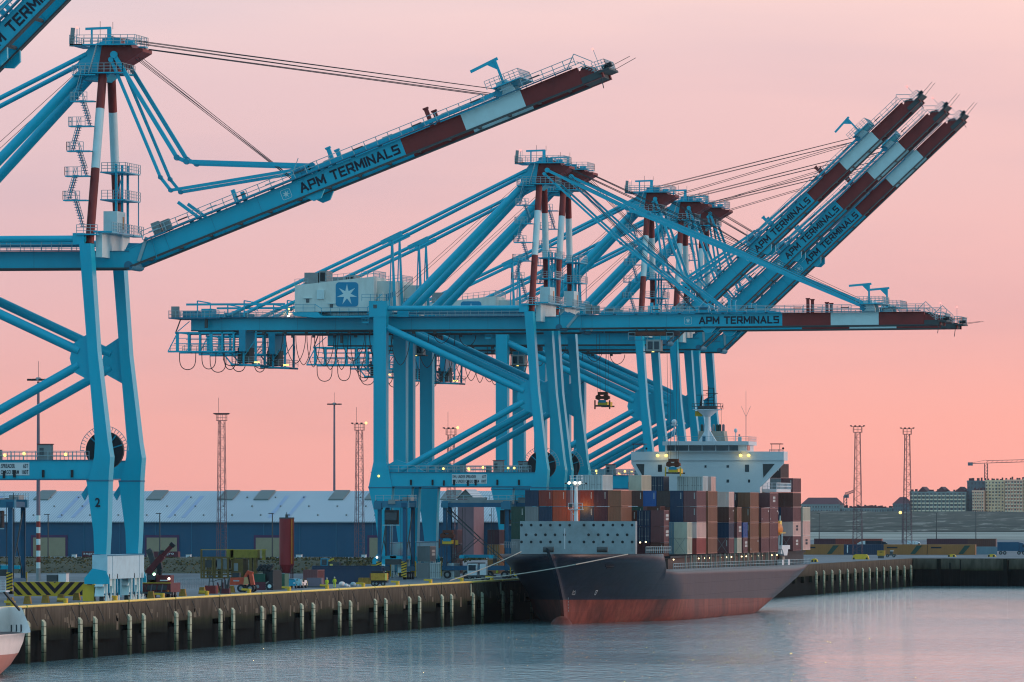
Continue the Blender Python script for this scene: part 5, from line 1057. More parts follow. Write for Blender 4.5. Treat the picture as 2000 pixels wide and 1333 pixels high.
def on2(px, py):
    d = Vector(((px-1000)/15000.*cos(TH)-sin(TH), (px-1000)/15000.*sin(TH)+cos(TH), (992-py)/15000.)).normalized(); r = bv2.ray_cast(cam.location, d); return (r[0]/K if r[0] else None), d
for px in (22.5,32.5,41.5):
    p, d = on2(px,1221); q, _ = on2(px,1234)
    if p is not None and q is not None: m = MB('black'); m.bar(p-d*.05, q-d*.05, .2, .1); m.build('fairlead', s2)
m = MB('dgrey'); m.tube((cxx,800,6.9),(cxx,800,7.6),.4,'hull_white'); m.tube((cxx-1,796,4.6),(cxx+1,796,4.6),.6,'black'); m.bar((px_x(8,800),800,9.0),(px_x(38,806),806,7.0),.2,.2,'dgrey'); m.build('deck_gear', s2)
m = MB('signwhite'); xa = px_x(-30,800); xb = px_x(15,800); m.box(xa,xb,799,801,9.0,9.15); m.rail((xa,799,9.15),(xb,799,9.15),1.1,'signwhite',.5,n=4,w=.05); m.bar(((xa+xb)/2,800,4),((xa+xb)/2,800,9.0),.2,m='dgrey'); m.build('rescue_platform', s2)
# ------------------------------------------------------------------ straddle carriers and spreaders
def straddle(x, y, rot, lab, L=8.6):
    t = thing('straddle_carrier', (x,y,6.4), lab, 'straddle carrier', 'straddle carriers on the terminal'); o = (x,y,6.4)
    def P(m, nm, par=t): 
        m.v = [(a+x, b_+y, c+6.4) for a, b_, c in m.v]; return m.build(nm, par, o)
    for sx in (-1,1):
        m = MB('steel_blue'); X = sx*2.05; m.box(X-.32,X+.32,-L/2,L/2,1.35,2.1,'straddle_blue')
        for sy in (-1,1): m.box(X-.28,X+.28,sy*(L/2-.6)-.3,sy*(L/2-.6)+.3,2.0,11.6,'straddle_blue'); m.bar((X+.34*sx,sy*(L/2-.95),2),(X+.34*sx,sy*(L/2-.95),11.5),.1,m='cable')
        m.bar((X,-L/2+.6,2.2),(X,0,6.6),.12,m='dgrey'); m.bar((X,0,6.6),(X,L/2-.8,11.2),.18,m='dgrey'); m.bar((X,L/2-.6,2.2),(X,0,6.6),.12,m='dgrey'); P(m, 'side_frame')
        for i in range(4): m = MB('black'); m.wheel((X, -L/2+1.0+i*(L-2)/3, .62), .62, .5, 'x', 'black', 14); P(m, 'wheel')
        for sy in (-1,1):
            m = MB('bollard_yellow'); yy = sy*L/2; m.box(X-.42,X+.42,yy-.05,yy+.05,.4,2.9)
            for i in range(6): m.bar((X-.42,yy-.07*1,.5+.42*i),(X+.42,yy-.07,.8+.42*i),.04,.16,'black') if sy < 0 else None
            P(m, 'striped_guard')
    m = MB('steel_blue'); m.box(-2.7,2.7,-L/2+.1,-L/2+1.2,11.6,12.7); m.box(-2.7,2.7,L/2-1.2,L/2-.1,11.6,12.7); m.box(-2.5,-1.6,-L/2,L/2,11.7,12.4,'straddle_blue'); m.box(1.6,2.5,-L/2,L/2,11.7,12.4,'straddle_blue'); m.box(-2.9,-1.7,-L/2-.1,-L/2+1.5,11.3,12.5,'steel_blue')
    m.box(-.5,.6,-L/2-.1,L/2,12.2,12.9,'grey'); m.box(1.2,2.6,-1,2,12.7,13.3,'grey'); m.rail((-2.6,-L/2,12.7),(2.6,-L/2,12.7),.9,'rail',1.2); m.rail((2.6,-L/2,12.7),(2.6,L/2,12.7),.9,'rail',1.5); P(m, 'top_frame')
    m = MB('dgrey'); m.box(-1.2,.9,-L/2+.3,-L/2+1.9,8.9,11.2,'black'); m.box(-1.1,.8,-L/2+.26,-L/2+.3,9.6,10.8,'glass'); m.box(-1.5,1.2,-L/2+.3,-L/2+.5,8.7,8.85,'rail'); P(m, 'cabin')
    m = MB('blue2'); m.box(-1.9,1.9,-2.8,-2.1,3.3,3.8,'blue'); m.box(-1.9,1.9,2.1,2.8,3.3,3.8,'blue'); m.box(-.5,.5,-2.8,2.8,3.4,3.9); m.box(-1.3,1.3,-2.9,-2.7,2.4,3.3,'dgrey')
    for a in (-1.2,1.2): m.bar((a,-2.4,3.8),(a,-2.4,11.6),.07,m='cable'); m.bar((a,2.4,3.8),(a,2.4,11.6),.07,m='cable')
    P(m, 'spreader'); m = MB('lampw'); m.ball((-2.35,-L/2-.15,3.6),.17,'lampw',8,5); P(m, 'headlight')
    t.rotation_euler.z = rot; return t
straddle(px_x(774,1222), 1222, 0, 'straddle carrier seen end on, in front of the crane leg numbered 3')
straddle(px_x(934,1240), 1240, pi/2, 'straddle carrier seen side on under the portal, pink shed wall behind it', 11.5)
straddle(px_x(1033,1262), 1262, pi/2, 'straddle carrier half hidden by the bow of the big ship', 6)
straddle(px_x(4,1010), 1010, 0, 'straddle carrier cut off by the left edge of the picture')
def spreader(px, py, Y, lab, load=None, zt=47.2, s=1.0):
    x = px_x(px,Y); z = zz(py,x,Y); t = thing('container_spreader', (x,Y,z), lab, 'spreader', 'container spreaders'); m = MB('orange')
    m.tube((x-.8,Y-.4,z+1.6),(x-.8,Y+.4,z+1.6),.45,'rust',12); m.tube((x+.5,Y-.4,z+1.6),(x+.5,Y+.4,z+1.6),.5,'rust',12); m.box(x-1.2,x+1.1,Y-.7,Y+.7,1.3+z,1.8+z,'rust'); m.box(x-.8,x+.8,Y-.6,Y+.6,2+z,2.5+z,'rust'); m.build('head_block', t)
    m = MB('yellow'); m.box(x-.8,x+.8,Y-.8,Y+5,z+.1,z+.85); m.box(x-.7,x+.6,Y-.85,Y-.8,z+.7,z+1.15,'blue2')
    for sx in (-1,1): m.bar((x+sx*1.25,Y-.9,z-.4),(x+sx*1.25,Y-.9,z+1.1),.22,.2,'yellow' if load else 'rust'); m.bar((x-1.1,Y-.7,z+.2),(x+1.1,Y-.7,z+.2),.2,.2,'dgrey')
    m.box(x-1.1,x+1.1,Y-1.2,Y-.8,z,z+.25,'dgrey'); m.box(x-1.1,x+1.1,Y+5,Y+5.4,z,z+.25,'dgrey'); m.build('beam', t)
    m = MB('cable')
    for dx in (-.9,-.5,.4,.8): m.bar((x+dx,Y,z+2),(x+dx*1.3,Y,zt),.05)
    m.build('hoist_rope', t)
    return x, z
mat('rust', (.13,.04,.025), .8, .3, 2); mat('lit_yellow', (.62,.5,.05), .5)
x_, z_ = spreader(1316, 926, 1262, 'yellow spreader with brown head block holding two containers above the deck', True)
spreader(1178, 795, 1276, 'dark spreader hanging alone against the pink sky, right of the crane legs')
spreader(875, 1066, 1225, 'rusty spreader lowered beside grey container near the quay', None, 8)
# trolleys with drivers' cabs under the girders
mat('cabgrey', (.26,.28,.28), .5)
def cab(x, Y, par):
    m = MB('dgrey'); m.box(x-3.2,x+4.2,Y-3.6,Y+3.6,46.4,47.15,'black'); m.box(x-2,x+3,Y-4.4,Y-3.6,46.3,46.9,'rust'); m.rail((x-3.2,Y-3.9,45.6),(x+4.2,Y-3.9,45.6),1.2,'rail',1); m.box(x-3.2,x+4.2,Y-4.0,Y-3.5,45.5,45.6,'steel_blue')
    for i in range(4): m.wheel((x-2+1.6*i,Y-2.9,47.1),.25,.3,'y','dgrey',8)
    tr = m.build('trolley', par); m = MB('ivory'); m.box(x-.2,x+2.2,Y-4.6,Y-2.2,43.7,45.6,'cabgrey'); m.box(x+.1,x+.9,Y-4.64,Y-4.6,44.0,45.3,'glass'); m.box(x+1.15,x+1.95,Y-4.64,Y-4.6,44.0,45.3,'glass'); m.box(x-.6,x+2.6,Y-4.8,Y-2,43.55,43.7,'dgrey'); m.bar((x+.8,Y-4.8,43.6),(x+1.2,Y-4.8,43.6),.1,m='lamp'); m.build('driver_cab', tr)
cab(14.6, 1252, CR['C']); cab(-29.5, 1276.7, CR['D']); cab(-28, 1371, CR['E'])
# ------------------------------------------------------------------ things on the quay
def yard(px, py, X=None):       # ground point (x, y) seen at that place
    d = 15000*(6.4-18)/(992-py); r = (px-1000)/15000.*d; return CAMX+r*cos(TH)-d*sin(TH), r*sin(TH)+d*cos(TH)
U_ = lambda Y: 15000./Y         # rough pixels per unit
# striped barrier
x0, Yb = yard(27,1173)[0], 952; x0 = px_x(27,Yb); x1 = px_x(184,Yb); zt = zz(1137,x0,Yb)
m = MB('bollard_yellow'); m.box(x0,x1,Yb,Yb+2.4,6.9,zt); xc = px_x(107,Yb); w = .62; H = zt-6.9
mat('stripe', (.03,.008,.02), .6)
def clip(poly, f):
    out = []
    for i in range(len(poly)):
        a, b_ = poly[i], poly[(i+1) % len(poly)]; fa, fb = f(a), f(b_)
        if fa >= 0: out.append(a)
        if (fa >= 0) != (fb >= 0): t_ = fa/(fa-fb); out.append((a[0]+(b_[0]-a[0])*t_, a[1]+(b_[1]-a[1])*t_))
    return out
for sgn_ in (-1,1):
    for k in range(-2,14):
        a = (k*2*w+.45)
        # band:  a <= |x-xc| - (z-z0) ... rises away from the middle
        p = [(sgn_*(a+0),0),(sgn_*(a+w),0),(sgn_*(a+w+H*.95),H),(sgn_*(a+H*.95),H)]; lim = (xc-x0) if sgn_ < 0 else (x1-xc)
        p = clip(p, lambda q: q[0]*sgn_); p = clip(p, lambda q: lim-q[0]*sgn_) if len(p) > 2 else p
        if len(p) > 2: p = [(xc+a_, 6.9+b_) for a_, b_ in p]; m.prism(p if sgn_ > 0 else p[::-1], Yb-.02, Yb, 'stripe')
m.box(x0,x1,Yb-.01,Yb+2.4,6.75,6.9,'bollard_yellow'); tag(m.build('barrier', None, ((x0+x1)/2,Yb,6.4)), 'long yellow barrier with dark V-shaped stripes left of the near crane foot', 'barrier')
# concrete blocks
blk = None; labs = []
for i, (px, py, c) in enumerate([(20,1183,0),(54,1180,0),(89,1178,0),(119,1176,0),(150,1173,1),(295,1170,0),(330,1167,1),(357,1165,1),(395,1161,1),(426,1158,2),(452,1158,0),(705,1141,1),(714,1141,0),(722,1141,1)]):
    x, y = yard(px, py)
    if blk is None:
        m = MB('block_paint'); m.prism([(-.48,0),(-.42,.35),(-.3,.95),(.3,.95),(.42,.35),(.48,0)], -.35, .35); mat('block_paint', (.32,.17,.03), .8, .35, 1.5); blk = m.build('concrete_block'); o = blk
    else: o = copy_tree(blk)
    o.location = Vector((x,y,6.4))*K; tag(o, 'weathered yellow concrete block set down on the quay', 'block', 'yellow concrete blocks along the quay')
# grey box and white kiosk behind the barrier
for a, b_, z1, c, lab in ((91,112,1.6,'dgrey','dark low skip behind the striped barrier'),(114,129,1.85,'signwhite','white kiosk behind the striped barrier')):
    Y = 1110; xa, xb = px_x(a,Y), px_x(b_,Y); m = MB(c); m.box(xa,xb,Y,Y+2,6.4,6.4+z1); m.box(xa-.1,xb+.1,Y-.05,Y+2,6.4+z1,6.5+z1,'grey'); m.box(xa+.3,xb-.3,Y-.04,Y,6.4,7.0,'black'); tag(m.build('kiosk' if c != 'dgrey' else 'skip', None, (xa,Y,6.4)), lab, 'kiosk' if c != 'dgrey' else 'skip')
# red mobile crane behind the near crane foot
X, Y = yard(310,1166); Y = 968; X = px_x(311,Y); t = thing('mobile_crane', (X,Y,6.4), 'dark red mobile crane with raised telescopic boom beside the near crane foot', 'mobile crane')
mat('crane_red', (.11,.012,.018), .5, .3, 1.5)
m = MB('crane_red'); m.box(X-2.2,X+1.5,Y,Y+6,7.1,8.3); m.box(X-1.2,X+1.5,Y,Y+2,8.3,9.3); m.box(X-1.9,X+1.2,Y-.05,Y,7.4,8.0,'dgrey'); m.box(X-2.2,X+1.55,Y-.1,Y,8.25,8.35,'yellow'); m.box(X-2.4,X+1.7,Y-.3,Y-.1,6.9,7.15,'dgrey'); m.box(X+.1,X+1.1,Y-.06,Y,8.55,8.7,'signwhite')
for i in range(5): m.bar((X-1.9+.7*i,Y-.15,6.6),(X-1.6+.7*i,Y-.15,8.1),.12,m='mauve_grey' if i % 2 else 'crane_red')
m.box(X+.9,X+1.3,Y-.12,Y-.02,7.0,7.4,'orange'); m.build('chassis', t)
wheel_parts(t, [(((X+sx,y,6.95),.55,.5,'x'),{}) for y in (Y+.7,Y+2.4,Y+4.1) for sx in (-1.6,1.1)])
def pt_(px, py, yy=Y+2): x = px_x(px,yy); return (x, yy, zz(py,x,yy))
m = MB('crane_red'); m.bar(pt_(288,1120),pt_(318,1086),.75,.75); m.bar(pt_(318,1086),pt_(336,1066),.5,.5); m.bar(pt_(335,1067),pt_(339,1062),.65,.65,'black'); m.build('boom', t)
m = MB('dgrey'); m.bar(pt_(287,1080),pt_(296,1075),.6,.6); m.bar(pt_(292,1076),pt_(302,1108),.5,.7); m.bar(pt_(296,1104),pt_(317,1078),.18); m.path([pt_(310,1090),pt_(311,1080),pt_(315,1076),pt_(320,1077),pt_(321,1082)], .12); m.bar(pt_(310,1100),pt_(313,1113),.7,.7,'black'); m.bar(pt_(313,1113),pt_(309,1130),.6,.6,'black'); m.build('jib', t)
m = MB('glass'); m.box(X-1.6,X-.4,Y,Y+2,8.3,9.5,'black'); m.box(X-1.5,X-.5,Y-.03,Y,8.7,9.3); m.ball(pt_(301,1122,Y-.1),.18,'lampg',8,5); m.ball(pt_(330,1131,Y-.1),.16,'lampw',8,5); m.build('cabin', t)
# yellow steel frames
Y = 1232; mat('beam_yellow', (.24,.18,.025), .7, .3, 1); mat('frame_yellow', (.13,.08,.018), .7, .35, 1)
def Q(px, py, Y=Y): x = px_x(px,Y); return x, zz(py,x,Y)
t = thing('equipment_rack', (px_x(420,Y),Y,6.4), 'open yellow steel frame stack in front of the grass bank', 'steel frame'); m = MB('frame_yellow'); xa, _ = Q(393,0); xb, _ = Q(446,0)
for y in (Y, Y+5):
    for px in (393,398,415,419,433,445): x = px_x(px,Y); m.box(x-.14,x+.14,y,y+.28,6.4,9.9)
    for z in (6.4,6.9,7.6,9.75): m.box(xa,xb,y+.02,y+.22,z,z+.2)
m.box(xa+.6,xb-2.2,Y+.4,Y+4.6,8.2,9.4,'dgrey'); m.box(xb-2.0,xb-.4,Y+.5,Y+4,8,9.6,'grey'); m.bar((xa,Y,11.1),(xb+6.5,Y,11.1),.07,m='yellow'); m.box(xa-.15,xa+.15,Y,Y+.3,9.9,11.2); m.build('posts', t)
t = thing('portal_frame', (px_x(475,Y),Y+2,6.4), 'yellow portal with solid top beam, left of the red silo', 'steel frame'); m = MB('frame_yellow'); xa, xb = px_x(447,Y), px_x(498,Y); m.box(xa-.4,xb,Y+2,Y+4,9.8,11.1,'beam_yellow'); 
for px in (440,448,510): x = px_x(px,Y); m.box(x-.25,x+.25,Y+2,Y+2.5,9.4,11.2,'beam_yellow')
m.box(xa,px_x(470,Y),Y+2,Y+6,6.4,9.6); m.box(px_x(452,Y),px_x(460,Y),Y+1.95,Y+2,7.6,8.9,'grey'); m.box(px_x(482,Y),px_x(487,Y),Y+2,Y+3,6.4,9.8); m.box(px_x(490,Y),px_x(496,Y),Y+2,Y+3,6.4,9.8); m.box(xa,xb,Y+3,Y+6,6.4,7.1); m.build('beam', t)
# orange excavator
X, Y = yard(470,1158); t = thing('excavator', (X,Y,6.4), 'orange wheeled excavator with folded arm near the quay edge', 'excavator'); mat('exc_orange', (.55,.07,.03), .45, .2, 2)
q = lambda px: px_x(px,Y); h = lambda py: zz(py,X,Y)
m = MB('exc_orange'); m.prism([(q(449),h(1143)),(q(448),h(1129)),(q(476),h(1128)),(q(478),h(1143))], Y, Y+2.2); m.box(q(456),q(467),Y-.03,Y,h(1136),h(1133.5),'signwhite'); m.box(q(456.5),q(466.5),Y-.04,Y-.03,h(1135.3),h(1134.4),'plum'); m.build('body', t)
m = MB('glass'); m.box(q(453),q(466),Y+.3,Y+1.6,h(1128),h(1120)); m.box(q(452.5),q(466.5),Y+.2,Y+1.7,h(1120),h(1119.3),'dgrey'); m.build('cabin', t)
m = MB('exc_orange'); m.prism([(q(476),h(1143)),(q(478),h(1128)),(q(484),h(1127)),(q(487),h(1141))], Y-.3, Y+.3, 'tan_steel'); mat('tan_steel', (.50,.30,.14), .6); m.bar((q(478),Y,h(1130)),(q(484),Y,h(1118)),.35); m.bar((q(483),Y,h(1118)),(q(494),Y,h(1121)),.5); m.bar((q(490),Y,h(1120)),(q(494),Y,h(1143)),.7,.5); m.bar((q(485),Y+.3,h(1122)),(q(489),Y+.3,h(1142)),.5,.6,'maroon'); m.build('arm', t)
m = MB('dgrey'); m.box(q(466),q(494),Y+.2,Y+2,6.9,7.3); m.build('undercarriage', t)
wheel_parts(t, [(((q(px),Y+d,7.0),.55,.5,'y'),{}) for px in (471,489) for d in (.1,1.9)])
# red skips, machinery clutter to the left of it
X, Y = yard(420,1160)
m = MB('crane_red'); a, b_ = px_x(400,Y), px_x(420,Y); m.box(a,b_,Y,Y+2,6.4,7.5,'red'); m.bar((px_x(408,Y),Y,7.4),(px_x(410,Y),Y,8.8),.12,m='dgrey'); m.bar((px_x(417,Y),Y,7.4),(px_x(415,Y),Y,8.8),.12,m='dgrey'); m.bar((px_x(408,Y),Y,8.1),(px_x(417,Y),Y,8.1),.1,m='dgrey'); m.bar((px_x(409,Y),Y,8.8),(px_x(416,Y),Y,8.8),.1,m='dgrey'); tag(m.build('skip', None, (a,Y,6.4)), 'red skip with a grey frame on top, left of the excavator', 'skip')
m = MB('crane_red'); rr = random.Random(8); a = px_x(429,Y); 
for i in range(14): x = a+rr.random()*1.4; m.bar((x,Y+rr.random(),6.4),(x+rr.uniform(-.5,.5),Y+rr.random(),6.5+rr.uniform(.8,2.3)),.1+.08*rr.random(),m=rr.choice(('crane_red','maroon','dgrey')))
m.box(a,a+1.3,Y,Y+1,6.4,7.1); m.path([(a-1,Y,8.0),(a-.2,Y,8.3),(a+.8,Y,8.4)], .04, 'cable'); tag(m.build('winch', None, (a,Y,6.4)), 'dark red winch with upright bars, directly left of the excavator', 'machine')
# mesh fence panels
X, Y = yard(360,1150); m = MB('grey'); a, b_ = px_x(338,Y), px_x(398,Y); m.rail((a,Y,6.4),(b_,Y,6.4),1.35,'grey',.35,n=2,w=.05); tag(m.build('mesh_fence', None, (a,Y,6.4)), 'low grey mesh fence right of the red mobile crane', 'fence')
m = MB('grey'); 
for i in range(4): m.box(a+.5*i,b_-.6*i,Y-30+i*.6,Y-29.6+i*.6,6.4+.18*i,6.55+.18*i)
tag(m.build('steel_beams', None, (a,Y-30,6.4)), 'stack of pale steel beams lying on the quay', 'beams')
# green generator truck, green cabin
Y = 1060; q = lambda px: px_x(px,Y); h = lambda py: zz(py,px_x(520,Y),Y); mat('gen_green', (.012,.07,.045), .5, .25, 1); mat('cabin_green', (.05,.13,.085), .6, .2, 1)
t = thing('service_truck', (q(515),Y,6.4), 'green and maroon service truck with striped tailboard right of the excavator', 'truck')
m = MB('gen_green'); m.box(q(496),q(518),Y,Y+6,h(1137),h(1121)); m.box(q(512),q(532),Y+.5,Y+6,h(1137),h(1114),'dark_mesh'); mat('dark_mesh', (.02,.025,.03), .8)
for i in range(12): m.ball((q(503+2.4*i),Y+.6,h(1113)+.25*(i % 3)),.3,'dark_mesh',6,4)
m.build('generator', t); m = MB('maroon'); m.box(q(497),q(526),Y-.4,Y+6,h(1153),h(1137)); m.box(q(526),q(534),Y-.4,Y+6,h(1156),h(1118),'dark_mesh'); m.box(q(520),q(526),Y-.43,Y-.4,h(1153),h(1137),'stripe')
for i in range(4): m.bar((q(520.3),Y-.45,h(1152-4*i)),(q(525.7),Y-.45,h(1148-4*i)),.04,.13,'cream_post')
m.build('chassis', t); wheel_parts(t, [(((q(504),Y-.2,6.9),.5,.4,'y'),{}),(((q(528),Y-.4,6.95),.55,.4,'y','black',14,'white'),{})])
Y = 1068; q = lambda px: px_x(px,Y); h = lambda py: zz(py,px_x(540,Y),Y); m = MB('cabin_green'); m.box(q(533),q(556),Y,Y+3,6.4,h(1121)); m.box(q(533),q(556),Y-.05,Y,h(1121),h(1120),'rail'); m.box(q(544),q(545),Y-.05,Y,h(1134),h(1123),'cream_post'); m.box(q(538),q(538.6),Y-.03,Y,h(1156),h(1122),'gen_green'); tag(m.build('site_cabin', None, (q(545),Y,6.4)), 'plain green steel cabin left of the blue van', 'cabin')
# blue van and white pickup
def van(pa, pb, pt, Y, col, lab, name='van'):
    q = lambda px: px_x(px,Y); h = lambda py: zz(py,px_x(pa,Y),Y); t = thing(name, (q((pa+pb)/2),Y,6.4), lab, name.replace('_',' ')); m = MB(col); xa, xb = q(pa), q(pb); w = xb-xa; zt = h(pt)
    m.add([(xa,Y,6.8),(xb,Y,6.8),(xb,Y,7.7),(xa,Y,7.7),(xa+.12,Y+.5,zt),(xb-.12,Y+.5,zt),(xa,Y+4.2,6.8),(xb,Y+4.2,6.8),(xb-.12,Y+4.1,zt),(xa+.12,Y+4.1,zt)], [(0,1,2,3),(3,2,5,4),(0,3,4,9,6),(1,7,8,5,2),(4,5,8,9),(6,9,8,7),(0,6,7,1)]); m.build('body', t)
    m = MB('glass'); m.add([(xa+.2,Y+.02,7.8),(xb-.2,Y+.02,7.8),(xb-.3,Y+.42,zt-.15),(xa+.3,Y+.42,zt-.15)], [(0,1,2,3)]); m.box(xb-.04,xb+.01,Y+.8,Y+1.8,7.7,zt-.25); m.build('windscreen', t)
    for dx in (.18,w-.18): m = MB('signwhite'); m.box(xa+dx-.12,xa+dx+.12,Y-.03,Y,7.1,7.3); m.build('headlight', t)
    wheel_parts(t, [(((x,y,6.75),.36,.25,'x'),{}) for y in (Y+.8,Y+3.4) for x in (xa+.1,xb-.1)])
mat('van_blue', (.015,.26,.40), .4); van(559,577,1131,1080,'van_blue','blue van facing the camera right of the green cabin'); van(577,590,1134,1086,'hull_white','small white pickup beside the blue van','pickup_truck')
# tall reddish container end-on and flat long containers
container(px_x(592,1100), 1100, 6.4, 'mauve', CS, False, 0, 'reddish container standing end on, right of the white pickup', 'containers on the quay')
container(px_x(745,1148), 1148, 6.4, 'navy', CL, False, 0, 'long dark blue container lying side on behind the workers', 'containers on the quay', pi/2)
container(px_x(745,1154), 1154, 6.6, 'navy', CL, False, 0, 'second long dark blue container behind the first one', 'containers on the quay', pi/2)
# reefers and boxes under the portals
for px, Y, z, c, d, lab in ((814,1238,6.4,'grey',False,'grey container beside two white ones near the straddle carriers'),(838,1238,6.4,'white',True,'white container with closed doors near the quay edge'),(862,1238,6.4,'white',False,'plain white container right of the one with doors'),
        (815,1250,9.1,'grey',False,'grey container marked with pale letters, stacked behind the white ones'),(912,1248,6.4,'dark brown',False,'dark container behind the white truck cab'),(870,1330,9.0,'maroon',True,'maroon container high in the stack left of the pink wall'),
        (952,1330,9.0,'amber',True,'amber container inside the straddle carrier frame'),(952,1330,11.6,'maroon',False,'maroon container on top of the amber one'),(870,1330,11.6,'mauve',False,'mauve container at the top left of the stack'),(870,1330,6.4,'brown',False,'brown container at the foot of the stack'),(952,1330,6.4,'amber',False,'amber container at the foot of the stack')):
    container(px_x(px,Y), Y, z, c, CS, d, 2 if c == 'grey' else 0, lab, 'containers on the quay')
# white terminal tractor, dark machines, worker near the bow
def tractor(px, Y, lab):
    x = px_x(px,Y); t = thing('terminal_tractor', (x,Y,6.4), lab, 'tractor'); m = MB('signwhite'); m.box(x,x+1.5,Y,Y+1.6,7.0,9.0); m.box(x+.15,x+1.35,Y-.03,Y,7.9,8.8,'glass'); m.box(x+2.0,x+3.0,Y,Y+1.6,7.2,9.0); m.box(x-.3,x+3.6,Y-.1,Y+6,6.9,7.15,'dgrey'); m.build('cab', t); wheel_parts(t, [(((x+dx,Y+.4,6.8),.4,.4,'y'),{}) for dx in (.3,1.2,2.4,3.3)])
tractor(913, 1215, 'white terminal tractor cab under the side-on straddle carrier')
m = MB('dgrey'); rr = random.Random(4); 
for i in range(16): x = px_x(1005+rr.random()*30,1225); m.box(x,x+.3+rr.random(),1224+rr.random()*2,1226+rr.random()*2,6.4,7+rr.random()*2.6,rr.choice(('black','dgrey','dark_mesh','grey')))
tag(m.build('winch_gear', None, (px_x(1015,1225),1225,6.4)), 'dark machinery heap at the foot of the ship bow', 'machine')
# yellow trolley
X, Y = yard(740,1145); q = lambda px: px_x(px,Y); h = lambda py: zz(py,X,Y); t = thing('generator_trailer', (X,Y,6.4), 'yellow-orange generator trailer standing near the quay edge', 'trailer'); m = MB('amber_paint'); mat('amber_paint', (.50,.26,.03), .6, .35, 2); m.box(q(724),q(754),Y,Y+1.8,h(1134),h(1120)); m.box(q(725),q(748),Y+.2,Y+1.6,h(1120),h(1116),'black'); m.box(q(722),q(724),Y,Y+1.8,h(1134),h(1120),'maroon'); m.box(q(752),q(755.5),Y-.02,Y,h(1134),h(1120),'edge_yellow'); m.build('housing', t)
m = MB('black'); m.box(q(724),q(755),Y+.2,Y+1.6,6.9,h(1134)); m.build('chassis', t); wheel_parts(t, [(((q(p),Y+.2,6.75),.35,.3,'y'),{}) for p in (729,735,748)])
# small blue loader behind the long container
Y = 1320; q = lambda px: px_x(px,Y); X = q(640); h = lambda py: zz(py,X,Y); t = thing('loader', (X,Y,6.4), 'small loader with blue cab behind the long dark container', 'loader'); m = MB('van_blue'); m.box(q(626),q(640),Y,Y+2,h(1106),h(1091)); m.box(q(628),q(638),Y-.03,Y,h(1104),h(1093),'glass'); m.build('cab', t); m = MB('dgrey'); m.box(q(640),q(662),Y,Y+2,h(1106),h(1098)); m.bar((q(642),Y,h(1096)),(q(652),Y,h(1092)),.3,m='yellow'); m.box(q(644),q(650),Y-.03,Y,h(1106),h(1102),'edge_yellow'); m.build('body', t); wheel_parts(t, [(((q(p),Y,6.9),.6,.5,'y'),{}) for p in (630,655)])
# bales and sacks by the workers
for px, py, c, r, lab in ((668,1146,'hull_white',.5,'white bundle on the quay right of the two workers'),(676,1147,'signwhite',.35,'small white sack in the middle of the clutter'),(690,1146,'rail',.45,'pale wrapped roll near the yellow trailer')):
    x, y = yard(px,py); m = MB(c); m.ball((x,y,6.4+r*.7),r,c,9,6,.8); m.box(x-r,x+r*1.3,y+.3,y+1,6.4,6.4+r,c) if c == 'rail' else m.ball((x+r,y+.3,6.5),r*.6,c,8,5); tag(m.build('bundle', None, (x,y,6.4)), lab, 'bundle')
x, y = yard(620,1148); m = MB('dgrey'); m.box(x-1.6,x+.6,y,y+1.5,6.4,7.8,'mauve_grey'); m.box(x-2.4,x-1.4,y-.1,y+1,6.4,7.3,'amber_paint'); m.box(x-2.6,x+1.4,y-1,y-.5,6.4,6.6); tag(m.build('pallet_stack', None, (x,y,6.4)), 'pallets and crates piled left of the two workers', 'pallets')
# two workers in yellow high-visibility clothing
def worker(px, py, lab, col='hiviz', a=0):
    x, y = yard(px, py); s = 1.6/1.8
    m = MB('hiviz'); mat('hiviz', (.55,.62,.03), .7); mat('skin', (.35,.2,.14), .6); mat('trousers', (.06,.08,.10), .8)
    def T(p, q_, r, r2, c): m.tube((x+p[0]*s,y+p[1]*s,6.4+p[2]*s),(x+q_[0]*s,y+q_[1]*s,6.4+q_[2]*s),r*s,c,10,r2=r2*s)
    for sx in (-1,1):
        T((sx*.11,0,.88),(sx*.12,.03,.47),.10,.075,'hiviz'); T((sx*.12,.03,.47),(sx*.13,.0,.08),.075,.055,'hiviz'); T((sx*.13,.0,.06),(sx*.13,-.16,.04),.05,.05,'black')
        T((sx*.2,0,1.42),(sx*.27,-.02,1.12),.065,.05,'hiviz'); T((sx*.27,-.02,1.12),(sx*.22,-.18,.92),.05,.04,'hiviz'); T((sx*.22,-.18,.92),(sx*.2,-.25,.86),.04,.03,'skin')
    m.ball((x,y,6.4+.9*s),.16*s,'hiviz',10,6,.8); T((0,0,.88),(0,0,1.15),.16,.17,'hiviz'); T((0,0,1.15),(0,0,1.43),.17,.2,'hiviz'); m.ball((x,y,6.4+1.43*s),.2*s,'hiviz',10,6,.45); T((0,0,1.45),(0,0,1.58),.055,.055,'skin'); m.ball((x,y-.01,6.4+1.66*s),.1*s,'skin',10,8,1.2)
    b_ = m.build('person', None, (x,y,6.4)); tag(b_, lab, 'person'); m = MB('hullhat'); mat('hullhat', (.6,.6,.55), .4); m.ball((x,y,6.4+1.74*s),.125*s,'hullhat',10,6,.8); m.box(x-.1*s,x+.1*s,y-.17*s,y,6.4+1.71*s,6.4+1.73*s,'hullhat'); m.build('hard_hat', b_)
worker(638.5,1151,'worker in yellow high-visibility suit and hard hat, left one of two'); worker(653.5,1149,'worker in yellow high-visibility suit, right one of two'); worker(971,1121,'worker in a yellow vest alone near the big ship bow')
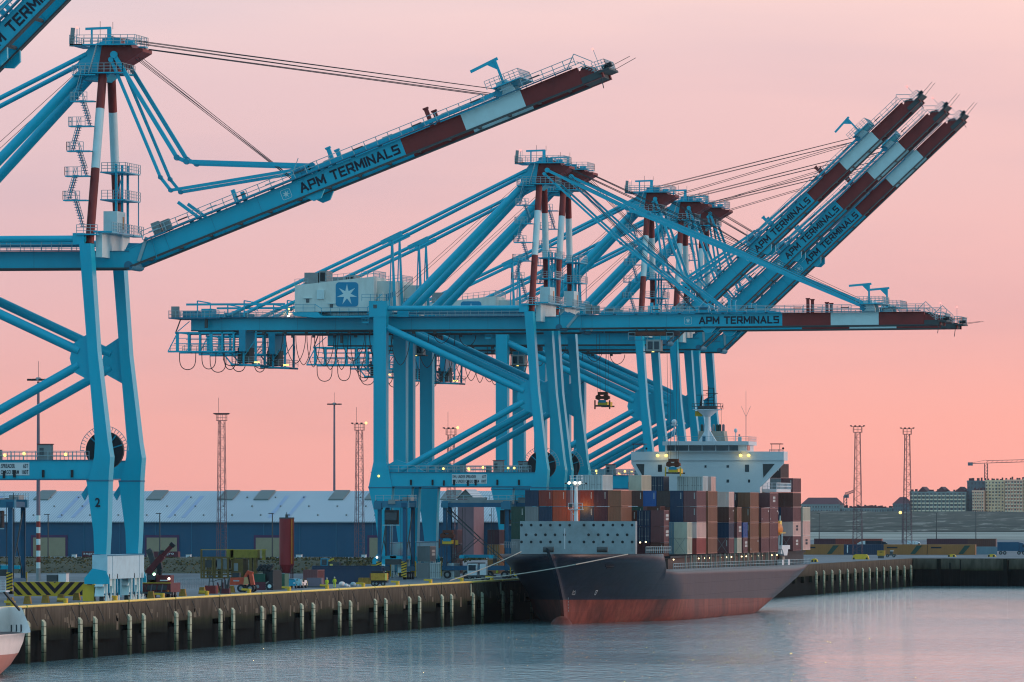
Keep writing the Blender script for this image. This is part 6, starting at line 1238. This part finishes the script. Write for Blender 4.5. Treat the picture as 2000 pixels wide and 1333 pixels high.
# red silo
X, Y = px_x(560,1237), 1237; t = thing('silo', (X,Y,6.4), 'tall dark red silo with a rusty edge standing on the quay', 'silo'); mat('silo_red', (.27,.018,.022), .5, .25, .4, stretch=(1,1,.2)); m = MB('silo_red'); m.tube((X,Y,8.6),(X,Y,16.2),1.22,n=28); m.tube((X,Y,7.2),(X,Y,8.6),.5,n=28,r2=1.2); m.tube((X,Y,16.2),(X,Y,16.4),1.24,'dgrey',28); m.build('shell', t)
m = MB('maroon'); [m.bar((X+1.1*cos(a),Y+1.1*sin(a),6.4),(X+1.1*cos(a),Y+1.1*sin(a),9),.16) for a in (.6,2.5,3.8,5.6)]; m.box(X-1.0,X+1.0,Y-.9,Y-.8,7.2,7.35); m.build('stand', t); m = MB('orange'); m.bar((X+.95,Y-.85,8.8),(X+.95,Y-.85,16.2),.12); m.bar((X+1.15,Y-.65,8.8),(X+1.15,Y-.65,16.2),.08)
for i in range(22): m.bar((X+.95,Y-.85,8.9+.33*i),(X+1.15,Y-.65,8.9+.33*i),.05)
m.build('ladder', t); m = MB('dgrey'); m.box(X-.2,X+.2,Y-.2,Y+.2,16.4,16.9); m.bar((X,Y,16.4),(X,Y,17.3),.1); m.build('vent', t)
# ------------------------------------------------------------------ stock behind the dock at right
def stack(px0, px1, Y, z, c, lab, h=1.0):
    xa, xb = px_x(px0,Y), px_x(px1,Y); m = MB('paint_'+c); H = CH*h; m.box(xa,xb,Y,Y+2.14,6.4+z,6.4+z+H); n = int((xb-xa)/.5)
    for i in range(n): m.box(xa+.1+i*.5,xa+.32+i*.5,Y-.05,Y,6.5+z,6.3+z+H)
    for x in (xa,xb-.15): m.box(x,x+.15,Y-.07,Y,6.4+z,6.4+z+H)
    o = m.build('shipping_container', None, (xa,Y,6.4+z)); return tag(o, lab, 'container', 'containers behind the dock at right'), xa, xb, Y
oc = 'amber'
for a, b_, lab in ((1566,1648,'amber container at left end of the row behind the dock'),(1726,1811,'amber container in the middle of the row behind the dock'),(1812,1905,'amber container at right end of the row, dark slanted mark on it')):
    o, xa, xb, Y = stack(a,b_,1880,0,'amber',lab); m = MB('paint_dark green'); L_ = xb-xa; m.prism([(xb-4.2,6.6),(xb-3.0,6.6),(xb-1.2,8.7),(xb-2.6,8.7)], Y-.09, Y-.06); mk = m.build('painted_mark', o); m = MB('ink'); m.box(xa+.8,xa+3.4,Y-.08,Y-.06,8.0,8.35,'ink'); m.build('lettering', o)
o, xa, xb, Y = stack(1648,1726,1880,0,'navy','dark blue container between two amber ones behind the dock'); m = MB('signwhite'); m.box(xa+.8,xa+1.05,Y-.09,Y-.06,6.9,8.7); m.ball((xa+.92,Y-.07,8.5),.18,'signwhite',8,5); m.build('painted_mark', o)
for a, b_, c, lab in ((1590,1632,'maroon','maroon wagon behind the left amber container'),(1632,1722,'rust red','dark red wagon with pale oval, behind the dock'),(1810,1890,'maroon','maroon wagon behind the right amber container'),(1890,1945,'brown','brown wagon right of the amber row'),(1905,1948,'blue grey','low blue-grey container right of the amber row')):
    Y = 1960 if c != 'blue grey' else 1900; o, xa, xb, Y = stack(a,b_,Y,1.35 if c != 'blue grey' else 0,c,lab,.9 if c != 'blue grey' else .75)
    if c == 'rust red': m = MB('signwhite'); xm = px_x(1690,Y); m.prism([(xm+2.4*cos(k*pi/10),8.0+1.5*sin(k*pi/10)) for k in range(11)][::-1], Y-.1, Y-.06); m.build('painted_mark', o)
    m = MB('dgrey'); m.box(xa,xb,Y+.2,Y+2,6.5,7.7 if c != 'blue grey' else 6.55); m.build('underframe', o)
def lorry(pa, pb, Y, col, lab):
    xa, xb = px_x(pa,Y), px_x(pb,Y); t = thing('lorry', (xa,Y,6.4), lab, 'lorry'); m = MB(col); m.box(xa,xb,Y,Y+2.2,7.3,9.5); m.build('box_body', t); m = MB('signwhite' if col == 'signwhite' else col); m.prism([(xb+.1,7.0),(xb+.1,9.4),(xb+1.0,9.2),(xb+1.8,8.2),(xb+1.8,7.0)], Y, Y+2.2); m.box(xb+.9,xb+1.5,Y-.03,Y,8.2,8.9,'glass'); m.build('cab', t); wheel_parts(t, [(((xa+d,Y+.2,6.85),.45,.4,'y'),{}) for d in (.8,1.8,xb-xa,xb-xa+1.2)])
lorry(1948,1990,1890,'cladding','blue lorry standing near the right edge, behind the dock'); lorry(1690,1722,1955,'hull_navy','dark lorry with white nose behind the middle amber container'); lorry(1770,1786,1955,'signwhite','small white lorry cab above the amber row')
for px0, px1, pyb, pyt, lab in ((1664,1697,1093,1083,'yellow machine lying on the dock edge between the lattice masts'),(1583,1597,1098,1091,'small yellow box by the ship stern'),(1850,1867,1088,1083,'yellow block on the far dock edge, left one'),(1928,1945,1088,1083,'yellow block on the far dock edge, right one')):
    X_, Y = yard((px0+px1)/2, pyb); Y = max(Y, 1758) if px0 > 1800 else Y; xa, xb = px_x(px0,Y), px_x(px1,Y); H = (pyb-pyt)*Y/15000.; m = MB('bollard_yellow'); m.prism([(xa,6.4),(xa+.3,6.4+H*.8),(xa+.8,6.4+H),(xb-.6,6.4+H),(xb-.2,6.4+H*.7),(xb,6.4)], Y, Y+1.2); m.box(xa+.2,xa+.6,Y-.05,Y,6.4,6.8,'black'); m.box(xb-.7,xb-.3,Y-.05,Y,6.4,6.8,'black'); tag(m.build('dock_block', None, (xa,Y,6.4)), lab, 'block')
X_, Y = yard(1720,1091); xa, xb = px_x(1713,Y), px_x(1728,Y); m = MB('amber_paint'); m.box(xa,xb,Y,Y+1,7.0,8.2); m.box(xa+.2,xb-.2,Y,Y+.6,6.4,7.0,'dgrey'); m.box(xa+.6,xa+.8,Y-.04,Y,7.7,7.95,'black'); m.box(xa+1.0,xa+1.2,Y-.04,Y,7.7,7.95,'black'); tag(m.build('sign_board', None, (xa,Y,6.4)), 'square yellow sign board on the dock between the lattice masts', 'sign')
X_, Y = yard(1740,1089); m = MB('dgrey'); xa = px_x(1730,Y); m.box(xa,xa+2.4,Y,Y+1.6,6.8,7.1); m.box(xa+.9,xa+1.6,Y+.2,Y+1,7.1,7.8); m.box(xa+1.0,xa+1.7,Y+.1,Y+.9,7.8,8.0,'signwhite'); [m.wheel((xa+d,Y+.1,6.75),.35,.3,'y') for d in (.4,1.9)]; tag(m.build('baggage_tug', None, (xa,Y,6.4)), 'small dark tug vehicle right of the yellow sign board', 'vehicle')
# catenary wires in front of the dunes
m = MB('cable'); 
for z in (10.6,12.1): m.bar((-150,2350,z),(60,2350,z),.12)
t = tag(m.build('overhead_wires', None, (-50,2350,10.6)), 'thin overhead wires running in front of the dunes', 'wires')
# ------------------------------------------------------------------ evening air
hz = bpy.data.materials.new('haze'); hz.use_nodes = True; t = hz.node_tree; n = t.nodes; l = t.links; n.remove(n['Principled BSDF'])
v = n.new('ShaderNodeVolumePrincipled'); v.inputs['Color'].default_value = (.9,.88,.9,1); v.inputs['Density'].default_value = .00001; l.new(v.outputs[0], n['Material Output'].inputs['Volume']); MATS['haze'] = hz
m = MB('haze'); m.box(-2500,2500,-200,5600,-3,130,'haze'); tag(m.build('haze'), kind='stuff')
